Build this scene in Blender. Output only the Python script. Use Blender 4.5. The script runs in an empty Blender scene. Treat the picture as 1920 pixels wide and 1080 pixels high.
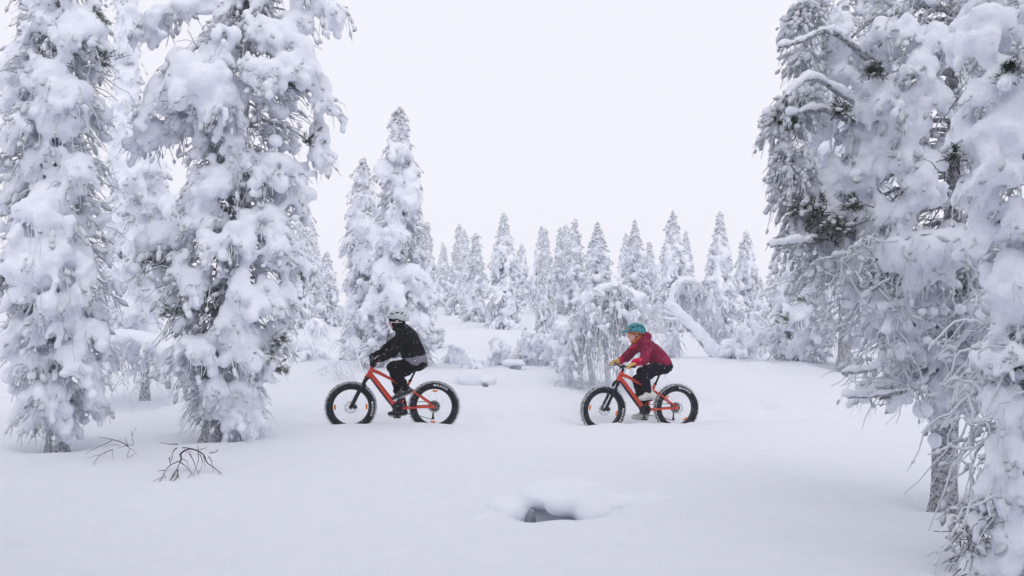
import bpy, bmesh, math, random
import numpy as np
from mathutils import Vector, Matrix, noise as mnoise

R = math.radians
rng = np.random.default_rng(7)
scene = bpy.context.scene
col = scene.collection

# ------------------------------------------------------------------ camera
F = 1867.0                      # focal length in photo pixels (35 mm lens)
CAMZ = 1.60
TILT = math.atan(52 / F)
cam_d = bpy.data.cameras.new('camera')
cam_d.lens = 35.0
cam_d.sensor_width = 36.0
cam_d.clip_start = 0.1
cam_d.clip_end = 2000
cam = bpy.data.objects.new('camera', cam_d)
col.objects.link(cam)
cam.location = (0, 0, CAMZ)
cam.rotation_euler = (R(90) + TILT, 0, 0)
scene.camera = cam

# ------------------------------------------------------------------ world, sun, exposure
w = bpy.data.worlds.new('World')
scene.world = w
w.use_nodes = True
nt = w.node_tree
for n in list(nt.nodes):
    nt.nodes.remove(n)
out = nt.nodes.new('ShaderNodeOutputWorld')
sky = nt.nodes.new('ShaderNodeTexSky')
sky.sky_type = 'NISHITA'
sky.sun_disc = False
sky.sun_elevation = R(48)
sky.sun_rotation = R(200)
sky.dust_density = 6.0
bg1 = nt.nodes.new('ShaderNodeBackground')
bg1.inputs['Strength'].default_value = 0.05
nt.links.new(sky.outputs[0], bg1.inputs['Color'])
bg2 = nt.nodes.new('ShaderNodeBackground')          # the even cloud cover
bg2.inputs['Color'].default_value = (0.922, 0.923, 0.995, 1)
bg2.inputs['Strength'].default_value = 1.02
mx = nt.nodes.new('ShaderNodeMixShader')
mx.inputs[0].default_value = 0.94
nt.links.new(bg1.outputs[0], mx.inputs[1])
nt.links.new(bg2.outputs[0], mx.inputs[2])
nt.links.new(mx.outputs[0], out.inputs['Surface'])

sun_d = bpy.data.lights.new('sun', 'SUN')
sun_d.energy = 0.5
sun_d.angle = R(50)
sun_d.color = (1.0, 0.97, 0.94)
sun = bpy.data.objects.new('sun', sun_d)
col.objects.link(sun)
sun.rotation_euler = (R(42), 0, R(20))

vs = scene.view_settings
vs.view_transform = 'Standard'
vs.look = 'None'
vs.exposure = 0.03
vs.gamma = 1.0
vs.use_curve_mapping = False
scene.render.engine = 'CYCLES'
cy = scene.cycles
cy.use_denoising = True
cy.max_bounces = 8
cy.diffuse_bounces = 6
cy.glossy_bounces = 2
cy.transmission_bounces = 2
cy.volume_bounces = 2
cy.use_adaptive_sampling = True
cy.adaptive_threshold = 0.02

# ------------------------------------------------------------------ pixel helper (photo pixels, depth in metres)
_ct, _st = math.cos(TILT), math.sin(TILT)
def P(px, py, d):
    a = (px - 960) / F
    b = (540 - py) / F
    k = d / (_ct - b * _st)
    return np.array([k * a, d, CAMZ + k * (_st + b * _ct)])

# ------------------------------------------------------------------ materials
def new_mat(name):
    m = bpy.data.materials.new(name)
    m.use_nodes = True
    t = m.node_tree
    return m, t, t.nodes['Principled BSDF']
def lk(t, a, b):
    t.links.new(a, b)
def nz(t, scale, detail=3, rough=0.55, coord='Object'):
    tc = t.nodes.new('ShaderNodeTexCoord')
    n = t.nodes.new('ShaderNodeTexNoise')
    n.inputs['Scale'].default_value = scale
    n.inputs['Detail'].default_value = detail
    n.inputs['Roughness'].default_value = rough
    lk(t, tc.outputs[coord], n.inputs['Vector'])
    return n.outputs['Fac']
def ramp(t, fac, stops):
    r = t.nodes.new('ShaderNodeValToRGB')
    e = r.color_ramp.elements
    while len(e) < len(stops):
        e.new(0.5)
    for i, (p, c) in enumerate(stops):
        e[i].position = p
        e[i].color = (*c, 1) if len(c) == 3 else c
    lk(t, fac, r.inputs[0])
    return r.outputs[0]
def mixc(t, fac, a, b):
    m = t.nodes.new('ShaderNodeMix')
    m.data_type = 'RGBA'
    if isinstance(fac, float): m.inputs[0].default_value = fac
    else: lk(t, fac, m.inputs[0])
    for k, s in ((6, a), (7, b)):
        if isinstance(s, tuple): m.inputs[k].default_value = (*s, 1)
        else: lk(t, s, m.inputs[k])
    return m.outputs[2]
def mathn(t, op, a, b=0.0, clamp=False):
    m = t.nodes.new('ShaderNodeMath'); m.operation = op; m.use_clamp = clamp
    for k, s in ((0, a), (1, b)):
        if isinstance(s, (int, float)): m.inputs[k].default_value = s
        else: lk(t, s, m.inputs[k])
    return m.outputs[0]
def bump(t, bsdf, fac, strength, dist):
    b = t.nodes.new('ShaderNodeBump')
    b.inputs['Strength'].default_value = strength
    b.inputs['Distance'].default_value = dist
    lk(t, fac, b.inputs['Height'])
    lk(t, b.outputs[0], bsdf.inputs['Normal'])
def up_fac(t, lo, hi):
    g = t.nodes.new('ShaderNodeNewGeometry')
    s = t.nodes.new('ShaderNodeSeparateXYZ')
    lk(t, g.outputs['Normal'], s.inputs[0])
    mr = t.nodes.new('ShaderNodeMapRange')
    mr.inputs[1].default_value = lo; mr.inputs[2].default_value = hi
    lk(t, s.outputs[2], mr.inputs[0])
    return mr.outputs[0]

SNOW = (0.88, 0.90, 0.95)
def mat_snow(name, sc=1.0, b=0.5, dist=0.02, alb=1.0):
    m, t, p = new_mat(name)
    f = nz(t, 3.0 * sc, 4)
    lk(t, ramp(t, f, [(0.3, tuple(x * alb for x in (0.815, 0.838, 0.91))), (0.7, tuple(x * alb for x in (0.85, 0.868, 0.925)))]), p.inputs['Base Color'])
    p.inputs['Roughness'].default_value = 0.85
    p.inputs['Specular IOR Level'].default_value = 0.15
    n1 = mathn(t, 'ADD', nz(t, 22 * sc, 5, 0.65), mathn(t, 'MULTIPLY', nz(t, 6 * sc, 3, 0.6), 0.9))
    bump(t, p, n1, b, dist)
    return m
M = {}
M['snow'] = mat_snow('snow_pillow', 1.0, 0.6, 0.035, 1.065)
M['ground'] = mat_snow('snow_ground', 1.6, 0.6, 0.03, 0.955)

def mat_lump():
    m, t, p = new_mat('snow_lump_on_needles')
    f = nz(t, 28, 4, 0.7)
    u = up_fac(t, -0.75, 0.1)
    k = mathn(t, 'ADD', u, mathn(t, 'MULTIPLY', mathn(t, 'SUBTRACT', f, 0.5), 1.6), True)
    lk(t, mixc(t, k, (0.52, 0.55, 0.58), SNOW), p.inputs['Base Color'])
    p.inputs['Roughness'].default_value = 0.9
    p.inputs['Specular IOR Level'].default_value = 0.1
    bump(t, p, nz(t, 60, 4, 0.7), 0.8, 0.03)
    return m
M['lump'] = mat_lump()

def mat_twig(name, dark, frost_lo, frost_hi, white=(0.74, 0.765, 0.82)):
    m, t, p = new_mat(name)
    f = nz(t, 11, 4, 0.7)
    u = up_fac(t, -0.6, 0.7)
    k = mathn(t, 'ADD', mathn(t, 'MULTIPLY', u, 0.45), f)
    mr = t.nodes.new('ShaderNodeMapRange')
    mr.inputs[1].default_value = frost_lo; mr.inputs[2].default_value = frost_hi
    lk(t, k, mr.inputs[0])
    lk(t, mixc(t, mr.outputs[0], dark, white), p.inputs['Base Color'])
    p.inputs['Roughness'].default_value = 0.9
    p.inputs['Specular IOR Level'].default_value = 0.1
    bump(t, p, nz(t, 90, 3, 0.7), 0.7, 0.015)
    return m
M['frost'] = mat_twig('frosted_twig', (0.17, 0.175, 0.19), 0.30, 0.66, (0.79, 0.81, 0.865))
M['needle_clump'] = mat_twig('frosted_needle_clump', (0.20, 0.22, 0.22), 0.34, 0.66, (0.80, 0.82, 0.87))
M['frost_w'] = mat_twig('frost_and_haze_twig', (0.52, 0.53, 0.57), 0.20, 0.52, (0.84, 0.86, 0.91))  # thick frost; on the far trees its paleness also stands for haze
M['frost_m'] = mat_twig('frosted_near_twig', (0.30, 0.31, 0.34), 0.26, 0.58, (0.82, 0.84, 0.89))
M['twig'] = mat_twig('bare_twig', (0.055, 0.04, 0.045), 0.75, 1.05, (0.6, 0.6, 0.65))
M['shrub'] = mat_twig('bare_birch_twig', (0.05, 0.032, 0.04), 0.85, 1.25, (0.6, 0.6, 0.65))
M['needle'] = mat_twig('pine_needle', (0.035, 0.06, 0.035), 0.62, 1.1, (0.6, 0.64, 0.64))

def mat_bark():
    m, t, p = new_mat('frosted_bark')
    f = nz(t, 34, 6, 0.75)
    c = ramp(t, f, [(0.33, (0.055, 0.05, 0.055)), (0.43, (0.30, 0.30, 0.33)), (0.54, (0.74, 0.76, 0.81))])
    lk(t, c, p.inputs['Base Color'])
    p.inputs['Roughness'].default_value = 0.95
    p.inputs['Specular IOR Level'].default_value = 0.1
    bump(t, p, f, 1.0, 0.05)
    return m
M['bark'] = mat_bark()

def plain(name, c, rough=0.6, spec=0.3, var=0.0, sc=12, metal=0.0, bmp=0.0, bsc=40):
    m, t, p = new_mat(name)
    if var > 0:
        f = nz(t, sc, 4)
        a = tuple(x * (1 - var) for x in c); b = tuple(min(1, x * (1 + var)) for x in c)
        lk(t, ramp(t, f, [(0.3, a), (0.7, b)]), p.inputs['Base Color'])
    else:
        p.inputs['Base Color'].default_value = (*c, 1)
    p.inputs['Roughness'].default_value = rough
    p.inputs['Specular IOR Level'].default_value = spec
    p.inputs['Metallic'].default_value = metal
    if bmp: bump(t, p, nz(t, bsc, 4), bmp, 0.01)
    return m
def dusted(name, c, amount, rough=0.7, sc=60, var=0.2, bmp=0.3, bsc=18):
    """cloth or rubber with snow caught on it"""
    m, t, p = new_mat(name)
    f = nz(t, 9, 3)
    base = ramp(t, f, [(0.3, tuple(x * (1 - var) for x in c)), (0.7, tuple(x * (1 + var) for x in c))])
    g = nz(t, sc, 2, 0.5)
    u = up_fac(t, -0.5, 0.9)
    k = mathn(t, 'ADD', g, mathn(t, 'MULTIPLY', u, 0.10))
    mr = t.nodes.new('ShaderNodeMapRange')
    mr.inputs[1].default_value = 0.80 - amount; mr.inputs[2].default_value = 0.88 - amount
    lk(t, k, mr.inputs[0])
    lk(t, mixc(t, mr.outputs[0], base, (0.8, 0.82, 0.86)), p.inputs['Base Color'])
    p.inputs['Roughness'].default_value = rough
    p.inputs['Specular IOR Level'].default_value = 0.08
    bump(t, p, nz(t, bsc, 4), bmp, 0.02)
    return m

# ------------------------------------------------------------------ mesh helpers
def mesh_np(name, V, F_list, mat, smooth=True):
    """V (n,3); F_list: list of (m,k) int arrays"""
    me = bpy.data.meshes.new(name)
    V = np.asarray(V, dtype=np.float32)
    F_list = [np.asarray(f, dtype=np.int32) for f in F_list if len(f)]
    nl = sum(f.size for f in F_list); nf = sum(len(f) for f in F_list)
    me.vertices.add(len(V)); me.vertices.foreach_set('co', V.ravel())
    me.loops.add(nl); me.loops.foreach_set('vertex_index', np.concatenate([f.ravel() for f in F_list]))
    me.polygons.add(nf)
    tot = np.concatenate([np.full(len(f), f.shape[1], np.int32) for f in F_list])
    st = np.concatenate([[0], np.cumsum(tot)[:-1]]).astype(np.int32)
    me.polygons.foreach_set('loop_start', st)
    me.polygons.foreach_set('loop_total', tot)
    me.polygons.foreach_set('use_smooth', np.full(nf, smooth, bool))
    me.update(calc_edges=True)
    if mat: me.materials.append(mat)
    return me
class Geo:
    def __init__(s): s.V = []; s.Q = []; s.T = []; s.n = 0
    def add(s, V, Q=None, T=None):
        V = np.asarray(V, float).reshape(-1, 3)
        if Q is not None and len(Q): s.Q.append(np.asarray(Q) + s.n)
        if T is not None and len(T): s.T.append(np.asarray(T) + s.n)
        s.V.append(V); s.n += len(V)
    def mesh(s, name, mat, smooth=True):
        fl = []
        if s.Q: fl.append(np.concatenate(s.Q))
        if s.T: fl.append(np.concatenate(s.T))
        return mesh_np(name, np.concatenate(s.V), fl, mat, smooth)
def add_obj(name, me, parent=None, loc=None):
    o = bpy.data.objects.new(name, me)
    col.objects.link(o)
    if parent is not None: o.parent = parent
    if loc is not None: o.location = loc
    return o
def empty(name, loc=(0, 0, 0), rz=0.0):
    o = bpy.data.objects.new(name, None)
    o.empty_display_size = 0.2
    col.objects.link(o)
    o.location = loc; o.rotation_euler = (0, 0, rz)
    return o
def tag(o, label=None, cat=None, group=None, kind=None):
    if label: o['label'] = label
    if cat: o['category'] = cat
    if group: o['group'] = group
    if kind: o['kind'] = kind
    return o

_ico = {}
def ico(sub):
    if sub not in _ico:
        bm = bmesh.new()
        bmesh.ops.create_icosphere(bm, subdivisions=sub, radius=1.0)
        bm.verts.ensure_lookup_table()
        V = np.array([v.co[:] for v in bm.verts]); T = np.array([[v.index for v in f.verts] for f in bm.faces])
        bm.free(); _ico[sub] = (V, T)
    return _ico[sub]
def rots(n, tilt, r):
    """random z spin with a tilt about a random horizontal axis"""
    a = r.uniform(0, 2 * np.pi, n); b = r.uniform(-tilt, tilt, n)
    ca, sa, cb, sb = np.cos(a), np.sin(a), np.cos(b), np.sin(b)
    M1 = np.zeros((n, 3, 3)); M1[:, 0, 0] = ca; M1[:, 0, 1] = -sa; M1[:, 1, 0] = sa; M1[:, 1, 1] = ca; M1[:, 2, 2] = 1
    M2 = np.zeros((n, 3, 3)); M2[:, 0, 0] = 1; M2[:, 1, 1] = cb; M2[:, 1, 2] = -sb; M2[:, 2, 1] = sb; M2[:, 2, 2] = cb
    return M1 @ M2
def frames(D):
    D = norm(D); ref = np.where(np.abs(D[:, 2:3]) < 0.9, np.array([0, 0, 1.0]), np.array([1.0, 0, 0]))
    A = norm(np.cross(ref, D)); B = np.cross(D, A)
    return np.stack([A, B, D], -1)
def blobs_geo(C, Rr, sub, r, tilt=0.5, jit=0.0, g=None, D=None):
    g = g or Geo()
    C = np.asarray(C, float); Rr = np.asarray(Rr, float)
    n = len(C)
    if n == 0: return g
    V, T = ico(sub)
    X = V[None] * Rr[:, None, :]
    if jit: X = X * (1 + r.normal(0, jit, (n, len(V), 1)))
    X = np.einsum('nij,nkj->nki', rots(n, tilt, r) if D is None else frames(D), X) + C[:, None, :]
    TT = (T[None] + (np.arange(n) * len(V))[:, None, None]).reshape(-1, 3)
    g.add(X.reshape(-1, 3), T=TT)
    return g
def norm(a):
    return a / np.maximum(np.linalg.norm(a, axis=-1, keepdims=True), 1e-9)
def tubes(Pn, Rn, n=3, g=None, cap=False):
    """Pn (N,K,3) centre lines, Rn (N,K) radii"""
    g = g or Geo()
    Pn = np.asarray(Pn, float); Rn = np.asarray(Rn, float)
    if Pn.ndim == 2: Pn = Pn[None]; Rn = Rn[None]
    N, K, _ = Pn.shape
    if N == 0: return g
    T = norm(np.gradient(Pn, axis=1))
    mt = norm(T.mean(axis=1, keepdims=True))
    ref = np.where(np.abs(mt[..., 2:3]) < 0.85, np.array([0, 0, 1.0]), np.array([1.0, 0, 0]))
    A = norm(np.cross(T, np.broadcast_to(ref, T.shape))); B = np.cross(T, A)
    th = np.arange(n) * 2 * np.pi / n
    V = Pn[:, :, None] + Rn[:, :, None, None] * (np.cos(th)[None, None, :, None] * A[:, :, None] + np.sin(th)[None, None, :, None] * B[:, :, None])
    i = np.arange(N)[:, None, None] * K * n; k = np.arange(K - 1)[None, :, None] * n; j = np.arange(n)[None, None, :]
    j2 = (j + 1) % n
    Q = np.stack([i + k + j, i + k + n + j, i + k + n + j2, i + k + j2], axis=-1).reshape(-1, 4)[:, ::-1]
    g.add(V.reshape(-1, 3), Q=Q)
    if cap:
        for e in (0, K - 1):
            for q in range(N):
                base = q * K * n + e * n
                c = np.arange(n)
                Vc = np.vstack([V[q, e], Pn[q, e][None]])
                tri = np.stack([c, (c + 1) % n, np.full(n, n)], axis=-1)
                g.add(Vc, T=tri if e == 0 else tri[:, ::-1])
    return g
def polytube(pts, rad, n=8, g=None, seg=None, cap=True):
    """smooth tube through points (Catmull-Rom)"""
    pts = np.asarray(pts, float); rad = np.asarray(rad if np.ndim(rad) else [rad] * len(pts), float)
    if seg:
        pts, rad = crom(pts, rad, seg)
    return tubes(pts[None], rad[None], n, g, cap)
def crom(p, r, seg):
    p = np.asarray(p, float); r = np.asarray(r, float)
    pp = np.vstack([2 * p[0] - p[1], p, 2 * p[-1] - p[-2]]); rr = np.concatenate([[r[0]], r, [r[-1]]])
    o, q = [], []
    for i in range(1, len(pp) - 2):
        for t in np.linspace(0, 1, seg, endpoint=False):
            a, b, c, d = pp[i - 1], pp[i], pp[i + 1], pp[i + 2]
            o.append(0.5 * (2 * b + (c - a) * t + (2 * a - 5 * b + 4 * c - d) * t * t + (3 * b - a - 3 * c + d) * t ** 3))
            q.append(rr[i] + (rr[i + 1] - rr[i]) * t)
    o.append(pp[-2]); q.append(rr[-2])
    return np.array(o), np.array(q)
_tex = {}
def ctex(size, depth=2):
    k = (size, depth)
    if k not in _tex:
        t = bpy.data.textures.new('clouds_%g' % size, 'CLOUDS')
        t.noise_scale = size; t.noise_depth = depth
        _tex[k] = t
    return _tex[k]
def remesh(g, voxel, mat, name, smooth_it=2, disp=()):
    """union of the closed lumps in g as one skin"""
    me = g.mesh('tmp', None)
    o = bpy.data.objects.new('tmp', me); col.objects.link(o)
    m = o.modifiers.new('r', 'REMESH'); m.mode = 'VOXEL'; m.voxel_size = voxel; m.use_smooth_shade = True
    if smooth_it:
        s = o.modifiers.new('s', 'SMOOTH'); s.factor = 0.5; s.iterations = smooth_it
    for size, st in disp:
        d = o.modifiers.new('d', 'DISPLACE'); d.texture = ctex(size); d.strength = st; d.mid_level = 0.5; d.texture_coords = 'GLOBAL'
    dg = bpy.context.evaluated_depsgraph_get()
    me2 = bpy.data.meshes.new_from_object(o.evaluated_get(dg))
    me2.name = name
    bpy.data.objects.remove(o); bpy.data.meshes.remove(me)
    me2.materials.clear(); me2.materials.append(mat)
    me2.polygons.foreach_set('use_smooth', np.ones(len(me2.polygons), bool))
    return me2

# 2-D gradient noise for the terrain
_pr = np.random.default_rng(3)
_G = _pr.normal(size=(256, 256, 2)); _G /= np.linalg.norm(_G, axis=-1, keepdims=True)
def gn(x, y):
    x = np.asarray(x, float); y = np.asarray(y, float)
    i = np.floor(x).astype(int); j = np.floor(y).astype(int); fx = x - i; fy = y - j
    u = fx * fx * fx * (fx * (fx * 6 - 15) + 10); v = fy * fy * fy * (fy * (fy * 6 - 15) + 10)
    def d(a, b):
        g = _G[(i + a) & 255, (j + b) & 255]
        return g[..., 0] * (fx - a) + g[..., 1] * (fy - b)
    return (d(0, 0) * (1 - u) + d(1, 0) * u) * (1 - v) + (d(0, 1) * (1 - u) + d(1, 1) * u) * v

# ------------------------------------------------------------------ snow ground
_xs = np.linspace(-200, 200, 8001)
_dp = np.interp(_xs, [-200, -40, -12, -7, -4, -1.75, 0, 2.0, 5, 9, 40, 200], [90, 30, 19.5, 16.6, 15.0, 14.42, 14.55, 15.2, 16.5, 18.2, 28, 90])
_k = np.exp(-0.5 * (np.arange(-60, 61) / 22.0) ** 2); _k /= _k.sum()
_dp = np.convolve(np.pad(_dp, 60, mode='edge'), _k, 'valid')
def path_d(x): return np.interp(x, _xs, _dp)
_ss = np.linspace(-60, 300, 18001)
_pz = np.interp(_ss, [-60, -14, -9, -5, -1.6, -0.75, -0.42, -0.25, 0.0, 0.3, 0.5, 0.9, 1.6, 2.6, 5, 7, 12, 21, 30, 41, 60, 300],
                [-0.10, -0.05, 0.0, 0.0, 0.05, 0.075, 0.06, -0.12, -0.13, -0.11, -0.03, 0.03, 0.13, 0.27, 0.50, 0.55, 0.45, 0.80, 1.40, 2.00, 2.3, 3.2])
_k2 = np.exp(-0.5 * (np.arange(-20, 21) / 4.0) ** 2); _k2 /= _k2.sum()
_pz = np.convolve(np.pad(_pz, 20, mode='edge'), _k2, 'valid')
PIT = P(1042, 992, 7.75)
def gz(x, y):
    x = np.asarray(x, float); y = np.asarray(y, float)
    s = y - path_d(x)
    z = np.interp(s, _ss, _pz)
    z = z - 0.06 * np.clip((x - 0.3) / 1.5, 0, 1) * np.clip((6 + s) / 4, 0, 1) * np.clip((4 - s) / 3, 0, 1)
    far = np.clip((y - 5) / 30, 0.25, 1)
    z = z + 0.11 * far * gn(x * 0.33 + 5, y * 0.33) + 0.055 * gn(x * 0.9, y * 0.9 + 9) + 0.016 * gn(x * 2.6 + 3, y * 2.6) + 0.005 * gn(x * 6 + 1, y * 4)
    onp = np.exp(-(s / 0.55) ** 2)
    z = z + onp * (0.03 * gn(x * 3.1, y * 6) + 0.018 * gn(x * 9, y * 14))
    # churned, lumpy strip just behind the track
    z = z + np.exp(-((s - 1.1) / 0.7) ** 2) * (0.16 * gn(x * 1.3 + 40, y * 1.6) + 0.08 * gn(x * 3.5 + 4, y * 4.5)) - 0.07 * np.exp(-((s - 0.02) / 0.09) ** 2)
    z = z + np.clip((s - 2) / 2, 0, 1) * np.clip((9 - s) / 3, 0, 1) * (0.12 * gn(x * 0.8 + 70, y * 0.8) + 0.05 * gn(x * 1.9, y * 1.9 + 17))
    # crumbly near rim of the track
    z = z + np.exp(-((s + 0.55) / 0.28) ** 2) * (0.065 * gn(x * 1.3 + 60, y * 0.8) + 0.035 * gn(x * 5.5, y * 5.5 + 31) + 0.010 * gn(x * 13, y * 13))
    # rolling lumps on the far slope
    z = z + np.clip((s - 7) / 8, 0, 1) * np.clip((40 - s) / 10, 0, 1) * (0.22 * gn(x * 0.45 + 11, y * 0.3) + 0.09 * gn(x * 1.1, y * 0.8 + 4))
    # foreground hummock with the hollow
    hx, hy = PIT[0], PIT[1]
    z = z + 0.13 * np.exp(-(((x - hx - 0.1) / 0.75) ** 2 + ((y - hy - 0.55) / 0.55) ** 2))
    z = z + 0.07 * np.exp(-(((x - hx - 1.0) / 0.35) ** 2 + ((y - hy - 0.5) / 0.4) ** 2))
    z = z - 0.24 * np.exp(-(np.abs((x - hx) / 0.27) ** 2.5 + np.abs((y - hy - 0.15 + 0.05 * gn(x * 6, y * 0 + 2.5)) / 0.17) ** 3))
    z = z - 0.03 * np.exp(-(((x - 2.6) / 0.06) ** 2 + ((y - 7.6) / 0.06) ** 2))
    return z
WELLS = [(P(107, 836, 12.0), 0.32), (P(398, 826, 12.6), 0.36), (P(1770, 962, 8.3), 0.26), (P(1583, 684, 22), 0.5), (P(272, 716, 18), 0.3)]
_gz0 = gz
def gz(x, y):
    z = _gz0(x, y)
    for c, w_ in WELLS:
        q = np.hypot(x - c[0], y - c[1]) / w_
        z = z - 0.07 * np.exp(-(q ** 2)) + 0.035 * np.exp(-((q - 1.9) / 0.6) ** 2)
    return z
def gzs(x, y): return float(gz(np.array([x]), np.array([y]))[0])

def axis(bounds):
    a = [bounds[0][0]]
    for (lo, hi, st) in bounds:
        n = max(1, int(round((hi - lo) / st)))
        a += list(np.linspace(lo, hi, n + 1)[1:])
    return np.array(a)
gx = axis([(-200, -60, 10), (-60, -20, 2), (-20, -8, 0.4), (-8, -0.4, 0.11), (-0.4, 1.6, 0.055), (1.6, 8, 0.12), (8, 20, 0.4), (20, 60, 2), (60, 200, 10)])
gy = axis([(-30, 4, 2), (4, 7.2, 0.13), (7.2, 9.2, 0.05), (9.2, 13, 0.11), (13, 17.5, 0.065), (17.5, 24, 0.16), (24, 45, 0.35), (45, 80, 1.5), (80, 300, 10)])
GX, GY = np.meshgrid(gx, gy)
GZ = gz(GX, GY)
nx_, ny_ = len(gx), len(gy)
ii = (np.arange(ny_ - 1)[:, None] * nx_ + np.arange(nx_ - 1)[None]).ravel()
ground = add_obj('snow_ground', mesh_np('snow_ground', np.stack([GX, GY, GZ], -1).reshape(-1, 3),
                 [np.stack([ii, ii + 1, ii + nx_ + 1, ii + nx_], -1)], M['ground']))
tag(ground, kind='structure')

# ------------------------------------------------------------------ trees
class Tree:
    """collects the pieces of one snow-laden tree in local coordinates (base at 0,0,0)"""
    def __init__(s, seed, trunk, trad):
        s.r = np.random.default_rng(seed)
        s.trunk = np.asarray(trunk, float)
        s.trad = trad; s.dk = 0.04
        s.bC, s.bR = [], []          # snow pillows
        s.cC, s.cR = [], []          # rounded nodules with crisp creases
        s.crisp = False; s.keep = None; s.every = 5; s.psz = 1.05
        s.lC, s.lR, s.lD = [], [], []          # small lumps, drawn out along their twig
        s.nC, s.nR, s.nD = [], [], []          # frosted needle clumps
        s.limb = []; s.frost = Geo(); s.twig = Geo(); s.needle = Geo()
        s.has = {'limb': 0, 'twig': 0, 'needle': 0, 'frost': 0}
    def axis_at(s, z):
        t = s.trunk
        return np.array([np.interp(z, t[:, 2], t[:, 0]), np.interp(z, t[:, 2], t[:, 1]), z])
    def blob(s, c, rad): s.bC.append(c); s.bR.append(rad)
    def nod(s, c, rad):
        if s.crisp: s.cC.append(c); s.cR.append(rad)
        else: s.blob(c, rad)
    def pad(s, c, w, h, out, slope=0.5, lobes=1.0, depth=0.8):
        """one snow pillow with drooping lobes; out = outward unit vector"""
        r = s.r; rx, rz = w / 2, h / 2
        c = np.asarray(c, float)
        def at(dx, dz):
            p = c.copy(); p[0] += dx[0]; p[1] += dx[1]
            p[2] += dz - slope * (dx[0] * out[0] + dx[1] * out[1])
            return p
        s.blob(at((0, 0), 0), (rx * 0.70, rx * 0.70 * depth, rz * 0.72))
        for _ in range(3):
            a = r.uniform(0, 6.28); q = r.uniform(0.25, 0.5)
            s.blob(at((math.cos(a) * rx * q, math.sin(a) * rx * q * depth), r.uniform(-0.25, 0.25) * rz),
                   np.array([r.uniform(.42, .62) * rx, r.uniform(.42, .62) * rx * depth, r.uniform(.5, .75) * rz]))
        n = int((5 + 9 * w) * lobes)
        for _ in range(n):
            a = r.uniform(0, 6.28); q = r.uniform(0.55, 0.95); k = r.uniform(0.16, 0.36) * rx + 0.015
            s.nod(at((math.cos(a) * rx * q, math.sin(a) * rx * q * depth), -r.uniform(0.05, 0.95) * rz),
                   np.array([k, k * r.uniform(.8, 1.1), k * r.uniform(0.85, 1.45)]))
        for _ in range(int((4 + 9 * w) * lobes)):
            a = r.uniform(0, 6.28); q = r.uniform(0.6, 1.08)
            s.drip(at((math.cos(a) * rx * q, math.sin(a) * rx * q * depth), -r.uniform(0.5, 1.0) * rz), min(s.dk, w * 0.16) * r.uniform(0.9, 2.0), int(r.integers(1, 4)))
    def drip(s, p, k, n):
        """a short stack of rounded snow nodules hanging from p"""
        r = s.r; p = np.array(p, float)
        for _ in range(n):
            s.nod(p.copy(), np.array([k * r.uniform(.85, 1.15), k * r.uniform(.85, 1.15), k * r.uniform(0.85, 1.25)]))
            p = p + np.array([r.normal(0, .8) * k, r.normal(0, .8) * k, -k * r.uniform(1.1, 1.9)]); k *= r.uniform(0.7, 1.05)
    def hang(s, c, w, n, L, out, rad=(0.006, 0.013), lump=0.6, lr=(0.016, 0.042), droop=0.8):
        """frosted twigs hanging under a pillow with lumps of snow on them"""
        r = s.r
        if n <= 0: return
        a = r.uniform(0, 6.28, n); q = np.sqrt(r.uniform(0, 1, n)) * w * 0.5
        S = np.asarray(c)[None] + np.stack([np.cos(a) * q, np.sin(a) * q, r.uniform(-0.15, 0.1, n) * w], -1)
        D = np.stack([np.cos(a) * 0.5 + out[0] * 0.5, np.sin(a) * 0.5 + out[1] * 0.5, r.uniform(-0.9, 0.15, n)], -1)
        D = norm(D + r.normal(0, 0.35, (n, 3)))
        Ln = r.uniform(0.4, 1.0, n) * L * 0.8
        s.curves(S, D, Ln, droop, r.uniform(rad[0], rad[1], n), lump, lr)
    def curves(s, S, D, L, droop, rad, lump=0.0, lr=(0.016, 0.04), K=5, dest='frost', clump=0.16, jit=0.09, sides=3):
        r = s.r; N = len(S)
        t = np.linspace(0, 1, K)[None, :, None]
        Pn = S[:, None] + D[:, None] * L[:, None, None] * t
        Pn[:, :, 2] -= (droop * L)[:, None] * (t[..., 0] ** 2) if np.ndim(droop) else droop * L[:, None] * t[..., 0] ** 2
        Pn += np.cumsum(r.normal(0, jit, (N, K, 3)), axis=1) * L[:, None, None] * 0.6
        taper = np.linspace(1.0, 0.45, K)[None]
        tubes(Pn, rad[:, None] * taper, sides, getattr(s, dest)); s.has[dest] += 1
        if lump > 0:
            m = int(N * lump * 1.7)
            if m:
                i = r.integers(0, N, m); k = r.integers(1, K, m); f = r.uniform(0.15, 1.0, m)[:, None]
                C0 = Pn[i, k - 1] * (1 - f) + Pn[i, k] * f
                tg = norm(Pn[i, k] - Pn[i, k - 1])
                rr = lr[0] + (lr[1] - lr[0]) * r.uniform(0, 1, m) ** 1.8
                C = C0 + np.array([0, 0, 0.3]) * rr[:, None] + r.normal(0, 0.004, (m, 3))
                Rr = np.stack([rr * r.uniform(.7, 1.1, m), rr * r.uniform(.7, 1.1, m), rr * r.uniform(1.0, 2.6, m)], -1)
                sel = r.uniform(0, 1, m) < clump
                s.nC.append(C[sel] - np.array([0, 0, 0.012])); s.nR.append(Rr[sel] * 1.05); s.nD.append(tg[sel])
                s.lC.append(C[~sel]); s.lR.append(Rr[~sel]); s.lD.append(tg[~sel])
        return Pn
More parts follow.
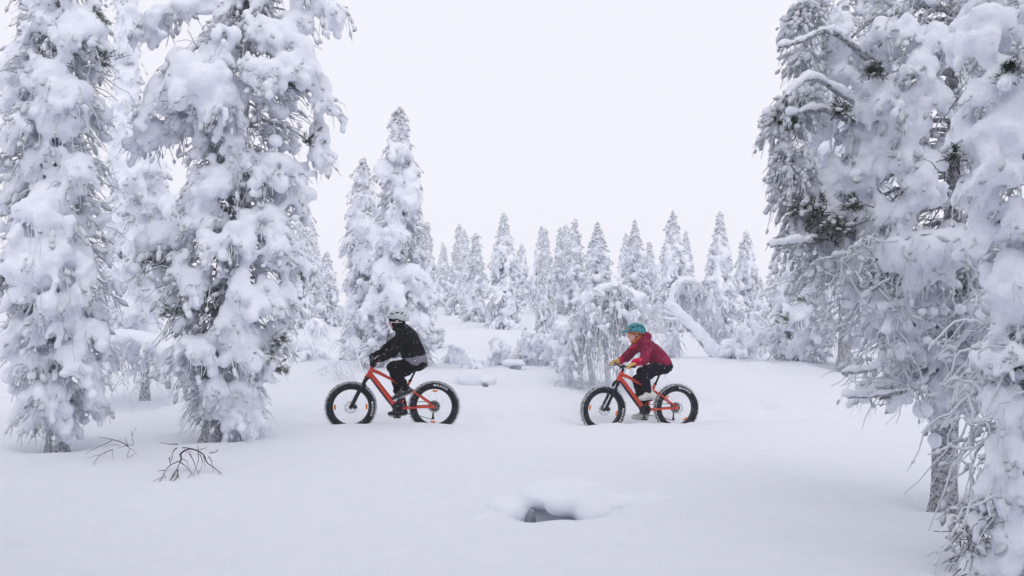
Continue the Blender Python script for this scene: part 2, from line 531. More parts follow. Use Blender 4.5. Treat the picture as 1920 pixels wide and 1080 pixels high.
    def add_limb(s, tip, rise=0.35, r0=0.028, snow=0.055, zoff=None):
        """limb from the trunk to a tip, with a ridge of snow on it"""
        r = s.r; tip = np.asarray(tip, float)
        ax = s.axis_at(tip[2]); dist = np.hypot(*(tip - ax)[:2])
        z0 = min(tip[2] + rise * dist, s.trunk[-1, 2] - 0.05) if zoff is None else tip[2] + zoff
        A = s.axis_at(z0)
        B = (A + tip) / 2; B[2] = max(A[2], tip[2]) + 0.12 * dist
        t = np.linspace(0, 1, 8)[:, None]
        Pn = (1 - t) ** 2 * A + 2 * t * (1 - t) * B + t ** 2 * tip
        Pn[1:-1] += r.normal(0, 0.03 * max(dist, .2), (6, 3)) * 0.6
        s.limb.append(tubes(Pn[None], np.linspace(r0, r0 * 0.35, 8)[None], 5))
        if snow > 0:
            n = max(2, int(dist / 0.07))
            for tt in np.linspace(0.25, 1, n):
                p = np.array([np.interp(tt, t[:, 0], Pn[:, k]) for k in range(3)])
                k = snow * r.uniform(0.6, 1.35)
                s.blob(p + np.array([0, 0, k * 0.55]) + r.normal(0, 0.012, 3), np.array([k * 1.15, k * 1.15, k]))
        return Pn
    def needles(s, c, size, n_tuft=14, blades=46, L=0.06):
        """a patch of green pine needle tufts on dark twigs"""
        r = s.r; c = np.asarray(c, float)
        C = c + r.normal(0, 0.42, (n_tuft, 3)) * size * np.array([1, 0.7, 0.7])
        ax = s.axis_at(c[2] + size * 0.4)
        D = norm(C - c + norm(c - ax) * size * 0.6 + np.array([0, -0.05, 0.02]))
        s.curves(C - D * 0.16 + r.normal(0, .02, (n_tuft, 3)), D, np.full(n_tuft, 0.2), 0.1, np.full(n_tuft, 0.006), 0, dest='twig')
        for i in range(n_tuft):
            u = r.uniform(0, 1, blades)[:, None]
            base = C[i] - D[i] * 0.07 * u
            dd = norm(D[i] * r.uniform(0.2, 1.0, (blades, 1)) + r.normal(0, 0.6, (blades, 3)))
            l = L * r.uniform(0.7, 1.15, (blades, 1))
            sd = norm(np.cross(dd, r.normal(0, 1, (blades, 3)))) * 0.0028
            V = np.stack([base - sd, base + sd, base + dd * l], 1).reshape(-1, 3)
            s.needle.add(V, T=np.arange(blades * 3).reshape(-1, 3)); s.has['needle'] += 1
        m = n_tuft // 3
        k = r.uniform(0.012, 0.030, m)
        for _ in range(2):
            s.lC.append(C[:m] + np.array([0, 0, 0.02]) + r.normal(0, 0.014, (m, 3))); s.lR.append(np.stack([k * 1.5, k * 1.1, k * 0.7], -1)); s.lD.append(np.tile([0.0, 0, 1], (m, 1)))
    def inner(s, sil, n, L, rad=(0.006, 0.014), lump=0.7, lr=(0.018, 0.045), rfrac=(0.1, 0.75), dark=0.06):
        """the mesh of frosted twigs inside the crown; sil: rows (z, left, right) in metres from the axis"""
        r = s.r; sil = np.asarray(sil, float)
        z = r.uniform(sil[:, 0].min(), sil[:, 0].max(), n)
        a = r.uniform(0, 6.28, n)
        Lx = np.interp(z, sil[:, 0], sil[:, 1]); Rx = np.interp(z, sil[:, 0], sil[:, 2])
        ca, sa = np.cos(a), np.sin(a)
        ext = np.where(ca > 0, Rx, Lx) * ca ** 2 + 0.5 * (Rx + Lx) * sa ** 2
        q = ext * r.uniform(rfrac[0], rfrac[1], n)
        ax = np.stack([np.interp(z, s.trunk[:, 2], s.trunk[:, 0]), np.interp(z, s.trunk[:, 2], s.trunk[:, 1]), z], -1)
        S = ax + np.stack([ca * q, sa * q, np.zeros(n)], -1)
        D = norm(np.stack([ca, sa, r.uniform(-0.5, 0.4, n)], -1) + r.normal(0, 0.35, (n, 3)))
        Ln = r.uniform(0.4, 1.0, n) * np.minimum(L, np.maximum(ext * 1.1 - q, 0.12))
        for i in range(0, n, s.every):
            s.drip(S[i] + D[i] * Ln[i] * r.uniform(0.3, 0.9), min(s.dk, ext[i] * 0.2) * r.uniform(0.8, 2.1), int(r.integers(1, 3)))
        k = int(n * dark)
        s.curves(S[k:], D[k:], Ln[k:], 0.55, r.uniform(rad[0], rad[1], n - k), lump, lr)
        if k:
            s.curves(S[:k] + D[:k] * Ln[:k, None] * 0.5, D[:k], Ln[:k] * 1.0, r.uniform(-.2, .9, k), r.uniform(0.003, 0.0055, k), 0, dest='twig', K=6, jit=0.07)
    def fill(s, sil, per_m, size, rmul=(0.55, 0.95), L=0.3, hang=10, front=1.0, slope=0.6, rise=0.4, hrat=(0.5, 0.9), snow=0.05, limb_r=0.022, rad=(0.006, 0.013), lr=(0.016, 0.042), lump=0.6, lobes=1.0):
        """limbs all round, each ending in a pillow"""
        r = s.r; sil = np.asarray(sil, float)
        z0, z1 = sil[:, 0].min(), sil[:, 0].max()
        n = int((z1 - z0) * per_m)
        ga = r.uniform(0, 6.28)
        for i in range(n):
            z = z0 + (z1 - z0) * (i + r.uniform(0, 1)) / n
            a = ga + i * 2.39996 + r.normal(0, 0.25)
            ca, sa = math.cos(a), math.sin(a)
            Lx = np.interp(z, sil[:, 0], sil[:, 1]); Rx = np.interp(z, sil[:, 0], sil[:, 2])
            ext = (Rx if ca > 0 else Lx) * ca * ca + 0.5 * (Rx + Lx) * sa * sa
            facing = max(0, -sa)
            w = r.uniform(*size) * (1 - (1 - front) * facing)
            w = min(w, ext * 1.4)
            q = max(0.03, ext * r.uniform(*rmul) - w * 0.35)
            c = s.axis_at(z) + np.array([ca * q, sa * q, 0])
            h = w * r.uniform(*hrat)
            if q > 0.12: s.add_limb(c - np.array([0, 0, h * 0.3]), rise, limb_r, 0 if s.crisp else snow)
            s.pad(c, w, h, (ca, sa), slope, lobes)
            s.hang(c - np.array([0, 0, h * 0.35]), w * 1.05, int(hang * (w / size[1])), L, (ca, sa), rad=rad, lr=lr, lump=lump)
    def build(s, name, loc, voxel, lump_sub=1, disp=None, bark='bark', trunk_sides=10, join_limbs=False):
        root = empty(name, loc)
        tg = Geo()
        rad = np.interp(s.trunk[:, 2], [s.trunk[0, 2], s.trunk[-1, 2]], [s.trad, s.trad * 0.25])
        p, q = crom(s.trunk, rad, 5)
        q[0] *= 1.25; q = q * (1 + s.r.normal(0, 0.04, len(q)))
        tubes(p[None], q[None], trunk_sides, tg, cap=True)
        add_obj('trunk', tg.mesh('trunk', M[bark]), root)
        if join_limbs and s.limb:
            g = Geo()
            for q in s.limb: g.add(q.V[0], Q=q.Q[0])
            add_obj('limbs', g.mesh('limbs', M['bark']), root)['kind'] = 'stuff'
        else:
            for q in s.limb: add_obj('limb', q.mesh('limb', M['bark']), root)
        if s.bC:
            g = blobs_geo(np.array(s.bC), np.array(s.bR), 2, s.r, 0.35)
            if s.cC:
                C, Rr = np.array(s.cC), np.array(s.cR)
                m_ = s.keep(C) & (Rr.max(axis=1) > voxel * 0.95)
                blobs_geo(C[m_], Rr[m_], 2, s.r, 0.6, 0.0, g)
            me = remesh(g, voxel, M['snow'], 'snow_load', 1 if not s.crisp else 0, disp or ((0.13, 0.055), (0.05, 0.022)))
            add_obj('snow_load', me, root)['kind'] = 'stuff'
        if s.keep is not None:
            for a_, b_, d_ in ((s.lC, s.lR, s.lD), (s.nC, s.nR, s.nD)):
                for q in range(len(a_)):
                    m_ = s.keep(a_[q]); a_[q] = a_[q][m_]; b_[q] = b_[q][m_]; d_[q] = d_[q][m_]
        if s.has['frost']:
            add_obj('frosted_twigs', s.frost.mesh('frosted_twigs', M['frost_w' if join_limbs else ('frost_m' if voxel < 0.03 else 'frost')]), root)['kind'] = 'stuff'  # far trees get whiter twigs in place of denser haze
        if s.lC and sum(map(len, s.lC)):
            g = blobs_geo(np.concatenate(s.lC), np.concatenate(s.lR), lump_sub, s.r, 0.5, 0.12, None, np.concatenate(s.lD))
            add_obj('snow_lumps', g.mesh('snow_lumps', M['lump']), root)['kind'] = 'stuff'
        if s.nC and sum(map(len, s.nC)):
            g = blobs_geo(np.concatenate(s.nC), np.concatenate(s.nR), lump_sub, s.r, 0.6, 0.18, None, np.concatenate(s.nD))
            add_obj('crown', g.mesh('crown', M['lump' if join_limbs else 'needle_clump']), root)['kind'] = 'stuff'  # far crowns take the paler colour, haze put into the material
        if s.has['twig']:
            add_obj('bare_twigs', s.twig.mesh('bare_twigs', M['twig']), root)['kind'] = 'stuff'
        if s.has['needle']:
            add_obj('needles', s.needle.mesh('needles', M['needle'], False), root)['kind'] = 'stuff'
        return root

def hero(name, seed, d, trunk_px, trad, sil_px, pads, greens, label, group, voxel, inner_n, inner_L, fill_kw, rad, lr, pad_hang=16, pad_L=0.32, darks=0.06, front_off=0.75, extra=None, disp=None, limb_snow=0.05):
    """a near tree laid out from the photograph: trunk line, crown outline and its large pillows, all at depth d"""
    S = F / d
    base = P(*trunk_px[0], d)
    base[2] = gzs(base[0], base[1]) - 0.03
    loc = lambda px, py, off=0.0: P(px, py, d + off) - base
    tr = [np.array([0, 0, 0.0])] + [loc(x, y) for x, y in trunk_px[1:]]
    t = Tree(seed, tr, trad); t.dk = min(voxel * 1.3, 0.05); t.crisp = True
    if d < 9: t.every = 14; t.psz = 0.9
    def keep(C):
        W = C + base
        q = np.stack([np.interp(C[:, 2], t.trunk[:, 2], t.trunk[:, 1]), np.interp(C[:, 2], t.trunk[:, 2], t.trunk[:, 0])], -1)
        return (C[:, 1] - q[:, 0] < 0.25 + 0.35 * np.abs(C[:, 0] - q[:, 1])) & (np.abs(W[:, 0] / W[:, 1]) < 0.575) & (W[:, 2] - CAMZ < 0.36 * W[:, 1])
    t.keep = keep
    sil = []
    for (py, l, r_) in sil_px:
        z = loc(trunk_px[0][0], py)[2]
        ax = t.axis_at(z)[0]
        sil.append((z, max(0.05, ax - loc(l, py)[0]), max(0.05, loc(r_, py)[0] - ax)))
    sil = np.array(sorted(sil))
    for (px, py, w_, h_) in pads:
        z = loc(px, py)[2]
        q = t.axis_at(z); x = loc(px, py)[0] - q[0]
        ext = 0.5 * (np.interp(z, sil[:, 0], sil[:, 1]) + np.interp(z, sil[:, 0], sil[:, 2]))
        off = -front_off * math.sqrt(max(0.05, ext ** 2 - min(x * x, ext ** 2 * 0.95))) * t.r.uniform(0.75, 1.1)
        c = loc(px, py, off)
        o = np.array([c[0] - q[0], c[1] - q[1]]); o = o / (np.linalg.norm(o) + 1e-6)
        k = (d + off) / d
        w, h = w_ / S * k, h_ / S * k
        t.add_limb(c - np.array([0, 0, h * 0.3]), 0.35, 0.02 + w * 0.02, limb_snow * (t.r.uniform() < 0.25))
        t.pad(c, w * t.psz, h * t.psz, o, 0.35, 1.0 if d > 9 else 1.6, 0.85)
        t.hang(c - np.array([0, 0, h * 0.35]), w * 0.95, int(pad_hang * (w / 0.4) + 4), pad_L * (0.6 + w), o, rad=rad, lr=lr)
    for (px, py, off, size) in greens:
        t.needles(loc(px, py, off), size)
    t.fill(sil, **fill_kw)
    t.inner(sil, inner_n, inner_L, rad=rad, lr=lr, dark=darks)
    if extra: extra(t, loc)
    root = t.build(name, base, voxel, disp=disp)
    tag(root, label, 'tree', group)
    return root

G_NEAR = 'snow-laden trees framing the trail'
# left front tree
hero('snowy_pine', 11, 12.0, [(107, 836), (108, 700), (104, 500), (108, 300), (112, 100), (118, -160)], 0.13,
     [(-150, 40, 230), (0, 40, 200), (100, 8, 205), (200, 5, 200), (300, 8, 190), (400, 4, 205), (500, 4, 225), (600, 5, 215), (680, 20, 205), (740, 50, 190), (790, 78, 145)],
     [(150, 45, 110, 75), (75, 22, 55, 50), (100, 132, 95, 58), (135, 172, 88, 66), (62, 212, 100, 62), (30, 95, 40, 50), (45, 256, 55, 42), (92, 382, 112, 92),
      (96, 470, 132, 72), (30, 345, 52, 50), (90, 525, 120, 58), (100, 583, 92, 56), (38, 612, 80, 62), (86, 728, 72, 52), (102, 768, 60, 42), (52, 745, 52, 90),
      (180, 735, 34, 60), (165, 530, 50, 40), (30, 160, 45, 45), (150, 300, 60, 40), (50, 440, 60, 50), (140, 660, 70, 50), (60, 670, 60, 45), (170, 610, 50, 40), (-20, 500, 60, 60), (-15, 300, 50, 60)],
     [(180, 30, -0.3, 0.22), (190, 110, -0.3, 0.2), (70, 130, -0.5, 0.12), (20, 530, -0.4, 0.2), (60, 570, -0.4, 0.14)],
     'tall snow-caked pine at the left edge of the picture', G_NEAR, 0.035, 1500, 0.5,
     dict(per_m=12, size=(0.14, 0.32), front=0.7, L=0.3, hang=16), (0.006, 0.013), (0.018, 0.045), darks=0.09)

def extra_b(t, loc):
    # two high limbs that leave the frame at the top
    for tip, w, h in (((300, 22), 0.42, 0.26), ((275, 40), 0.22, 0.18), ((615, 8), 0.40, 0.26), ((335, 8), 0.3, 0.2), ((575, -20), 0.35, 0.25)):
        c = loc(tip[0], tip[1], -0.15)
        t.add_limb(c - np.array([0, 0, 0.06]), 0.15, 0.035, 0.05)
        o = np.sign(c[0]); t.pad(c, w, h, (o, 0), 0.3); t.hang(c - np.array([0, 0, h * .3]), w, 26, 0.3, (o, 0))
    # bare drooping spray at the foot of the stem
    r = t.r; n = 40
    S = loc(385, 745, -0.1) + r.normal(0, 0.05, (n, 3))
    D = norm(np.stack([-r.uniform(0.2, 1, n), r.normal(0, .5, n), -r.uniform(0.2, 1, n)], -1))
    t.curves(S, D, r.uniform(0.15, 0.4, n), 0.5, r.uniform(.005, .01, n), 0.3)
hero('snowy_pine', 12, 12.6, [(398, 826), (404, 700), (424, 500), (440, 370), (455, 200), (465, 0), (470, -200)], 0.15,
     [(-150, 400, 560), (0, 410, 520), (60, 390, 580), (100, 310, 612), (170, 280, 620), (215, 335, 590), (260, 355, 555), (300, 352, 560), (390, 352, 562), (430, 285, 560), (520, 275, 565), (600, 305, 550), (660, 315, 535), (720, 355, 510), (780, 385, 485)],
     [(375, 142, 145, 112), (300, 168, 72, 88), (330, 102, 38, 38), (397, 92, 62, 52), (535, 62, 92, 62), (575, 100, 52, 84), (497, 46, 42, 52), (605, 168, 46, 70), (490, 130, 64, 62), (540, 116, 62, 52),
      (600, 262, 48, 88), (280, 242, 72, 52), (332, 232, 52, 42), (440, 246, 38, 58), (376, 262, 34, 52), (405, 330, 112, 54), (380, 385, 78, 84), (525, 310, 92, 62), (550, 346, 52, 84), (500, 402, 92, 62),
      (395, 446, 38, 42), (300, 440, 88, 74), (340, 488, 38, 64), (525, 458, 48, 54), (560, 482, 42, 54), (453, 522, 52, 62), (503, 546, 62, 72), (540, 548, 42, 62), (465, 636, 96, 88), (452, 722, 72, 44), (457, 757, 82, 48),
      (452, 790, 60, 38), (326, 664, 62, 44), (408, 712, 32, 54), (360, 640, 70, 40), (430, 590, 60, 50), (370, 520, 50, 50), (420, 180, 60, 60), (455, 300, 50, 40), (520, 620, 40, 50), (440, 430, 60, 50), (560, 30, 50, 40)],
     [(530, 140, -0.45, 0.18), (545, 160, -0.4, 0.16), (590, 262, -0.2, 0.2), (285, 490, -0.35, 0.22), (345, 572, -0.5, 0.26), (380, 552, -0.5, 0.22), (330, 590, -0.45, 0.18), (395, 575, -0.5, 0.18), (575, 508, -0.1, 0.14), (512, 668, -0.45, 0.24), (528, 690, -0.4, 0.2), (525, 640, -0.4, 0.16)],
     'big snow-caked pine with overhanging pillows, standing left of the front rider', G_NEAR, 0.035, 1700, 0.5,
     dict(per_m=12, size=(0.14, 0.32), front=0.65, L=0.3, hang=16), (0.006, 0.013), (0.018, 0.045), darks=0.05, extra=extra_b)

# trees behind and between these two
hero('snowy_pine', 13, 18.0, [(272, 716), (272, 600), (268, 400), (262, 180)], 0.09,
     [(190, 255, 275), (300, 232, 305), (400, 236, 318), (500, 232, 308), (600, 236, 300), (650, 252, 294)],
     [(245, 312, 60, 62), (262, 352, 38, 48), (312, 376, 54, 42), (250, 572, 54, 38), (285, 622, 44, 36), (290, 300, 36, 40), (300, 440, 40, 40)],
     [], 'thin-stemmed snowy pine behind the gap between the two big left pines', G_NEAR, 0.045, 700, 0.5,
     dict(per_m=9, size=(0.2, 0.42), front=0.9, L=0.35, hang=10), (0.008, 0.016), (0.025, 0.055), darks=0.12)
hero('snowy_spruce', 14, 25.0, [(236, 690), (236, 500), (236, 300), (236, 100), (236, -120)], 0.1,
     [(-110, 232, 240), (0, 216, 256), (100, 212, 260), (200, 204, 266), (300, 200, 268), (450, 196, 274), (640, 196, 275)],
     [], [], 'pale narrow snowy spruce far behind the left edge pine, showing in the gap beside it', G_NEAR, 0.06, 500, 0.5,
     dict(per_m=10, size=(0.25, 0.5), front=1.0, L=0.35, hang=10), (0.01, 0.02), (0.03, 0.07))

# right-hand trees
def extra_f(t, loc):
    r = t.r
    # the arched snowy limb and dark tufted ends at the far left of the crown
    for pts in ([(1640, 215), (1565, 168), (1530, 148), (1500, 155), (1475, 180)], [(1640, 120), (1560, 60), (1500, 78), (1462, 88)], [(1600, 230), (1540, 205), (1480, 215)],
                [(1600, 430), (1540, 450), (1490, 455), (1446, 462)], [(1760, 560), (1690, 640), (1640, 690), (1580, 700)], [(1790, 640), (1730, 720), (1660, 740), (1590, 745)], [(1780, 600), (1840, 680), (1860, 760)]):
        p, q = crom(np.array([loc(x, y, -0.25 - 0.15 * i) for i, (x, y) in enumerate(pts)]), np.linspace(0.03, 0.012, len(pts)), 7)
        t.limb.append(tubes(p[None], q[None], 5))
        for a in p[2:]:
            k = r.uniform(0.026, 0.048); t.blob(a + np.array([0, 0, k * .6]), np.array([k, k, k * .9]))
    for (px, py, w) in ((1482, 225, 0.34), (1495, 200, 0.3), (1470, 250, 0.2), (1508, 118, 0.16), (1505, 60, 0.26), (1520, 30, 0.22), (1490, 300, 0.2), (1485, 380, 0.2), (1500, 340, 0.26), (1500, 460, 0.28), (1520, 420, 0.3), (1530, 510, 0.28), (1475, 330, 0.12)):
        c = loc(px, py, -0.25)
        t.hang(c + np.array([0, 0, 0.08]), w, 60, 0.24, (-0.5, 0), rad=(0.004, 0.009), lump=1.5, lr=(0.012, 0.03))
        for _ in range(4):
            k = r.uniform(0.03, 0.06); t.blob(c + np.array([r.normal(0, w * .3), r.normal(0, w * .25), 0.07 + r.normal(0, .03)]), np.array([k * 1.4, k * 1.2, k]))
    # tangle of drooping frosted branches below the crown
    n = 260
    S = np.array([loc(r.uniform(1580, 1870), r.uniform(440, 560), r.uniform(-0.8, 0.4)) if i % 2 else loc(r.uniform(1660, 1870), r.uniform(560, 670), r.uniform(-0.6, 0.4)) for i in range(n)])
    D = norm(np.stack([-r.uniform(-0.9, 1.0, n), r.normal(0, .5, n), r.uniform(-0.5, 0.5, n)], -1))
    Pn = t.curves(S, D, r.uniform(0.18, 0.5, n), 0.8, r.uniform(0.006, 0.016, n), 1.6, (0.012, 0.034), K=9, jit=0.17, sides=4)
    m = 520
    i = r.integers(0, n, m); k = r.integers(1, 9, m)
    t.curves(Pn[i, k], norm(r.normal(0, 1, (m, 3)) + np.array([0, 0, -0.4])), r.uniform(0.06, 0.2, m), 0.5, r.uniform(0.003, 0.008, m), 0.7, (0.009, 0.022), jit=0.14)
    for q in range(0, n, 2):
        for p in Pn[q, 1:6]:
            if r.uniform() < 0.55:
                k = r.uniform(0.022, 0.05); t.blob(p + np.array([0, 0, k * .5]), np.array([k * 1.2, k * 1.1, k]))
    for (px, py, w, h) in ((1620, 737, 0.11, 0.2), (1673, 757, 0.10, 0.17), (1592, 760, 0.06, 0.08), (1650, 720, .08, .12), (1700, 745, .12, .14), (1753, 828, 0.13, 0.13), (1730, 770, .16, .12)):
        c = loc(px, py, -0.45 if px < 1740 else -0.15); t.blob(c, np.array([w / 2, w / 2, h / 2])); t.blob(c + np.array([0.01, 0, h * .3]), np.array([w * .35, w * .35, h * .3]))
    n = 60
    S = np.array([loc(r.uniform(1600, 1740), r.uniform(660, 740), -0.45 + r.normal(0, .15)) for _ in range(n)])
    D = norm(np.stack([-r.uniform(-0.4, 1, n), r.normal(0, .4, n), -r.uniform(0., 1, n)], -1))
    t.curves(S, D, r.uniform(0.1, 0.3, n), 0.3, r.uniform(0.003, 0.009, n), 0.6, (0.012, 0.03))
hero('snowy_pine', 21, 8.3, [(1770, 962), (1773, 780), (1785, 500), (1790, 200), (1792, -140)], 0.115,
     [(-120, 1580, 1960), (0, 1545, 1900), (150, 1530, 1880), (250, 1520, 1880), (350, 1520, 1880), (450, 1525, 1900), (540, 1590, 1910), (620, 1660, 1900), (690, 1700, 1860)],
     [(1580, 52, 64, 112), (1575, 112, 58, 64), (1655, 46, 54, 54), (1620, 92, 54, 68), (1700, 42, 50, 64), (1655, 166, 112, 74), (1642, 256, 72, 78), (1550, 206, 62, 48), (1565, 316, 64, 70), (1620, 322, 58, 74),
      (1740, 290, 40, 60), (1725, 326, 54, 64), (1690, 386, 50, 50), (1540, 396, 92, 40), (1750, 452, 180, 58), (1690, 470, 110, 44), (1770, 548, 38, 72), (1800, 714, 112, 38), (1770, 740, 54, 44), (1600, 240, 50, 50),
      (1690, 200, 60, 50), (1700, 270, 50, 70), (1650, 380, 46, 60), (1600, 400, 60, 46), (1570, 450, 70, 40), (1530, 330, 50, 60), (1650, 590, 80, 40), (1720, 620, 80, 50), (1690, 690, 60, 36), (1840, 620, 70, 60), (1740, 505, 90, 44), (1600, 500, 70, 40), (1790, 660, 60, 50), (1640, 440, 60, 40), (1840, 480, 80, 60), (1830, 560, 80, 50), (1720, 110, 60, 60), (1760, 60, 60, 70), (1760, 170, 50, 60), (1700, 560, 90, 36), (1640, 540, 70, 36), (1680, 640, 60, 30)],
     [(1640, 130, -0.6, 0.1), (1575, 200, -0.6, 0.09), (1505, 385, -0.4, 0.2), (1520, 400, -0.4, 0.18), (1470, 235, -0.3, 0.16), (1545, 440, -0.5, 0.18), (1570, 425, -0.5, 0.16), (1840, 480, -0.6, 0.1), (1600, 380, -0.5, 0.12), (1660, 735, -0.45, 0.07)],
     'snow-caked pine on the right whose bare frosted stem rises from the open snow', G_NEAR, 0.027, 1300, 0.4,
     dict(per_m=7, size=(0.12, 0.26), front=0.5, L=0.25, hang=22, rad=(0.004, 0.01), lr=(0.012, 0.03), lump=0.9), (0.004, 0.011), (0.012, 0.034), pad_hang=18, pad_L=0.26, darks=0.07, extra=extra_f, disp=((0.11, 0.042), (0.04, 0.016)), limb_snow=0.035)

def extra_g(t, loc):
    r = t.r
    n = 70
    S = np.array([loc(r.uniform(1800, 1835), r.uniform(955, 1090), r.normal(-0.1, .1)) for _ in range(n)])
    D = norm(r.normal(0, 0.6, (n, 3)) + np.array([-0.1, 0, -0.6]))
    t.curves(S, D, r.uniform(0.08, 0.22, n), 0.2, r.uniform(0.002, 0.006, n), 1.2, (0.008, 0.02), dest='twig')
    n = 160
    S = np.array([loc(r.uniform(1820, 1960), r.uniform(560, 960), r.uniform(-0.3, 0.3)) for _ in range(n)])
    D = norm(r.normal(0, 0.7, (n, 3)) + np.array([-0.5, 0, -0.1]))
    t.curves(S, D, r.uniform(0.15, 0.45, n), 0.6, r.uniform(0.005, 0.014, n), 0.8, (0.012, 0.026), K=7, sides=4)
hero('snowy_spruce', 22, 6.4, [(1955, 1110), (1950, 800), (1945, 500), (1940, 200), (1935, -160)], 0.12,
     [(-150, 1810, 2080), (0, 1810, 2080), (200, 1805, 2080), (350, 1800, 2080), (450, 1845, 2060), (600, 1850, 2060), (800, 1850, 2060), (900, 1830, 2040), (1000, 1815, 2020), (1080, 1810, 2000)],
     [(1850, 42, 145, 90), (1882, 122, 64, 58), (1835, 166, 74, 64), (1882, 232, 116, 136), (1800, 242, 62, 90), (1862, 312, 116, 84), (1818, 345, 60, 60), (1908, 392, 46, 86), (1892, 502, 90, 100), (1898, 560, 66, 92), (1902, 652, 54, 54),
      (1846, 656, 48, 54), (1888, 836, 76, 64), (1898, 986, 76, 96), (1826, 972, 34, 44), (1840, 430, 60, 50), (1860, 740, 60, 50), (1900, 740, 60, 70), (1850, 900, 60, 40), (1900, 900, 60, 60), (1870, 1050, 80, 70), (1820, 1050, 40, 50)],
     [(1905, 675, -0.3, 0.05), (1895, 130, -0.45, 0.08), (1790, 290, -0.3, 0.07)],
     'snow-buried spruce cut off by the right edge of the picture, nearest of all the trees', G_NEAR, 0.026, 800, 0.3,
     dict(per_m=7, size=(0.12, 0.24), front=0.5, L=0.2, hang=18, rad=(0.003, 0.008), lr=(0.01, 0.026), lump=0.9), (0.003, 0.009), (0.01, 0.028), pad_hang=14, pad_L=0.2, darks=0.08, extra=extra_g, disp=((0.10, 0.034), (0.035, 0.013)), limb_snow=0.03)
hero('snowy_pine', 23, 22.0, [(1583, 684), (1584, 500), (1585, 250), (1586, -80)], 0.14,
     [(-70, 1500, 1680), (200, 1480, 1690), (400, 1455, 1690), (500, 1442, 1680), (580, 1450, 1660), (625, 1530, 1630)],
     [], [(1500, 560, -0.6, 0.2), (1470, 600, -0.5, 0.2)], 'tall snowy pine with a grey stem, back behind the open snow on the right', G_NEAR, 0.07, 900, 0.8,
     dict(per_m=8, size=(0.35, 0.8), front=0.9, L=0.5, hang=16, rad=(0.008, 0.018)), (0.009, 0.018), (0.03, 0.07), darks=0.05)
hero('snowy_spruce', 24, 23.5, [(1500, 676), (1500, 600), (1500, 480)], 0.08,
     [(480, 1494, 1506), (540, 1455, 1535), (600, 1438, 1552), (650, 1430, 1560), (668, 1440, 1555)],
     [], [], 'low bushy snowed-under spruce left of the grey stem at the right', G_NEAR, 0.05, 600, 0.5,
     dict(per_m=22, size=(0.25, 0.5), front=0.9, L=0.45, hang=16, rad=(0.008, 0.016)), (0.008, 0.016), (0.025, 0.055), darks=0.05)

# the pair of spruces behind the front rider
hero('snowy_spruce', 31, 21.0, [(748, 704), (748, 500), (748, 203)], 0.11,
     [(203, 744, 752), (240, 736, 762), (300, 722, 780), (400, 706, 797), (500, 690, 812), (600, 668, 818), (690, 652, 824)],
     [(705, 436, 34, 46), (720, 310, 34, 36), (765, 330, 40, 40), (740, 430, 44, 40), (760, 365, 46, 40), (725, 500, 50, 44), (770, 510, 50, 46), (745, 545, 60, 40), (797, 530, 42, 60), (755, 590, 60, 50), (700, 560, 40, 40), (790, 600, 46, 40), (750, 275, 34, 28)],
     [], 'tall pointed snowy spruce rising right behind the rider in black', 'snow-laden spruces behind the riders', 0.042, 1000, 0.4,
     dict(per_m=15, size=(0.16, 0.36), front=0.9, L=0.32, hang=16, slope=0.9, rad=(0.008, 0.016)), (0.008, 0.016), (0.022, 0.055), darks=0.02, pad_hang=14)
hero('snowy_spruce', 32, 23.5, [(682, 690), (681, 500), (680, 298)], 0.09,
     [(298, 676, 684), (340, 664, 694), (400, 652, 712), (500, 650, 714), (600, 645, 722), (670, 640, 730)],
     [(685, 420, 40, 36), (660, 440, 30, 30), (690, 480, 36, 36)], [], 'smaller pointed snowy spruce against the left flank of the tall spruce', 'snow-laden spruces behind the riders', 0.05, 600, 0.4,
     dict(per_m=12, size=(0.16, 0.36), front=1.0, L=0.35, hang=16, slope=0.9, rad=(0.008, 0.016)), (0.008, 0.017), (0.025, 0.055), darks=0.03)
#--MORE--
# ------------------------------------------------------------------ the wood on the far slope
M_FAR = True
def far_variant(seed, H, wid, voxel, inner_n, per_m, size, shape):
    t = Tree(seed, [(0, 0, -0.2), (0.02, 0, H * 0.5), (0, 0, H)], 0.03 * H ** 0.7)
    t.dk = voxel * 1.3
    zz = np.linspace(0.15, H, 11)
    k = 1 - zz / H
    prof = wid * np.clip({0: k ** 0.95, 1: 0.8 * k ** 0.6, 2: k ** 0.75}[shape] * (1 + 0.15 * t.r.normal(0, 1, 11)), 0.03, 2)
    prof[-1] = 0.02; prof[-2] = min(prof[-2], 0.1)
    sil = np.stack([zz, prof, prof * t.r.uniform(0.8, 1.2, 11)], -1)
    t.fill(sil, per_m=per_m, size=size, front=1.0, L=0.35, hang=16, slope=1.0, rise=0.2, rad=(0.010, 0.022), lr=(0.03, 0.07), snow=0.05, limb_r=0.02, lump=1.0, lobes=0.7, rmul=(0.7, 1.1), hrat=(0.4, 0.75))
    t.inner(sil, inner_n, 0.4, rad=(0.010, 0.022), lr=(0.03, 0.07), lump=1.3, dark=0.04, rfrac=(0.3, 1.0))
    for q in range(6):
        t.blob(np.array([t.r.normal(0, .015), t.r.normal(0, .015), H - 0.45 + q * 0.1]), np.array([0.075 - q * 0.007, 0.075 - q * 0.007, 0.09]))
    t.fm = True
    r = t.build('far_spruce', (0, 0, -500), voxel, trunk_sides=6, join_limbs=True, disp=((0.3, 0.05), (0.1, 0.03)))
    return r
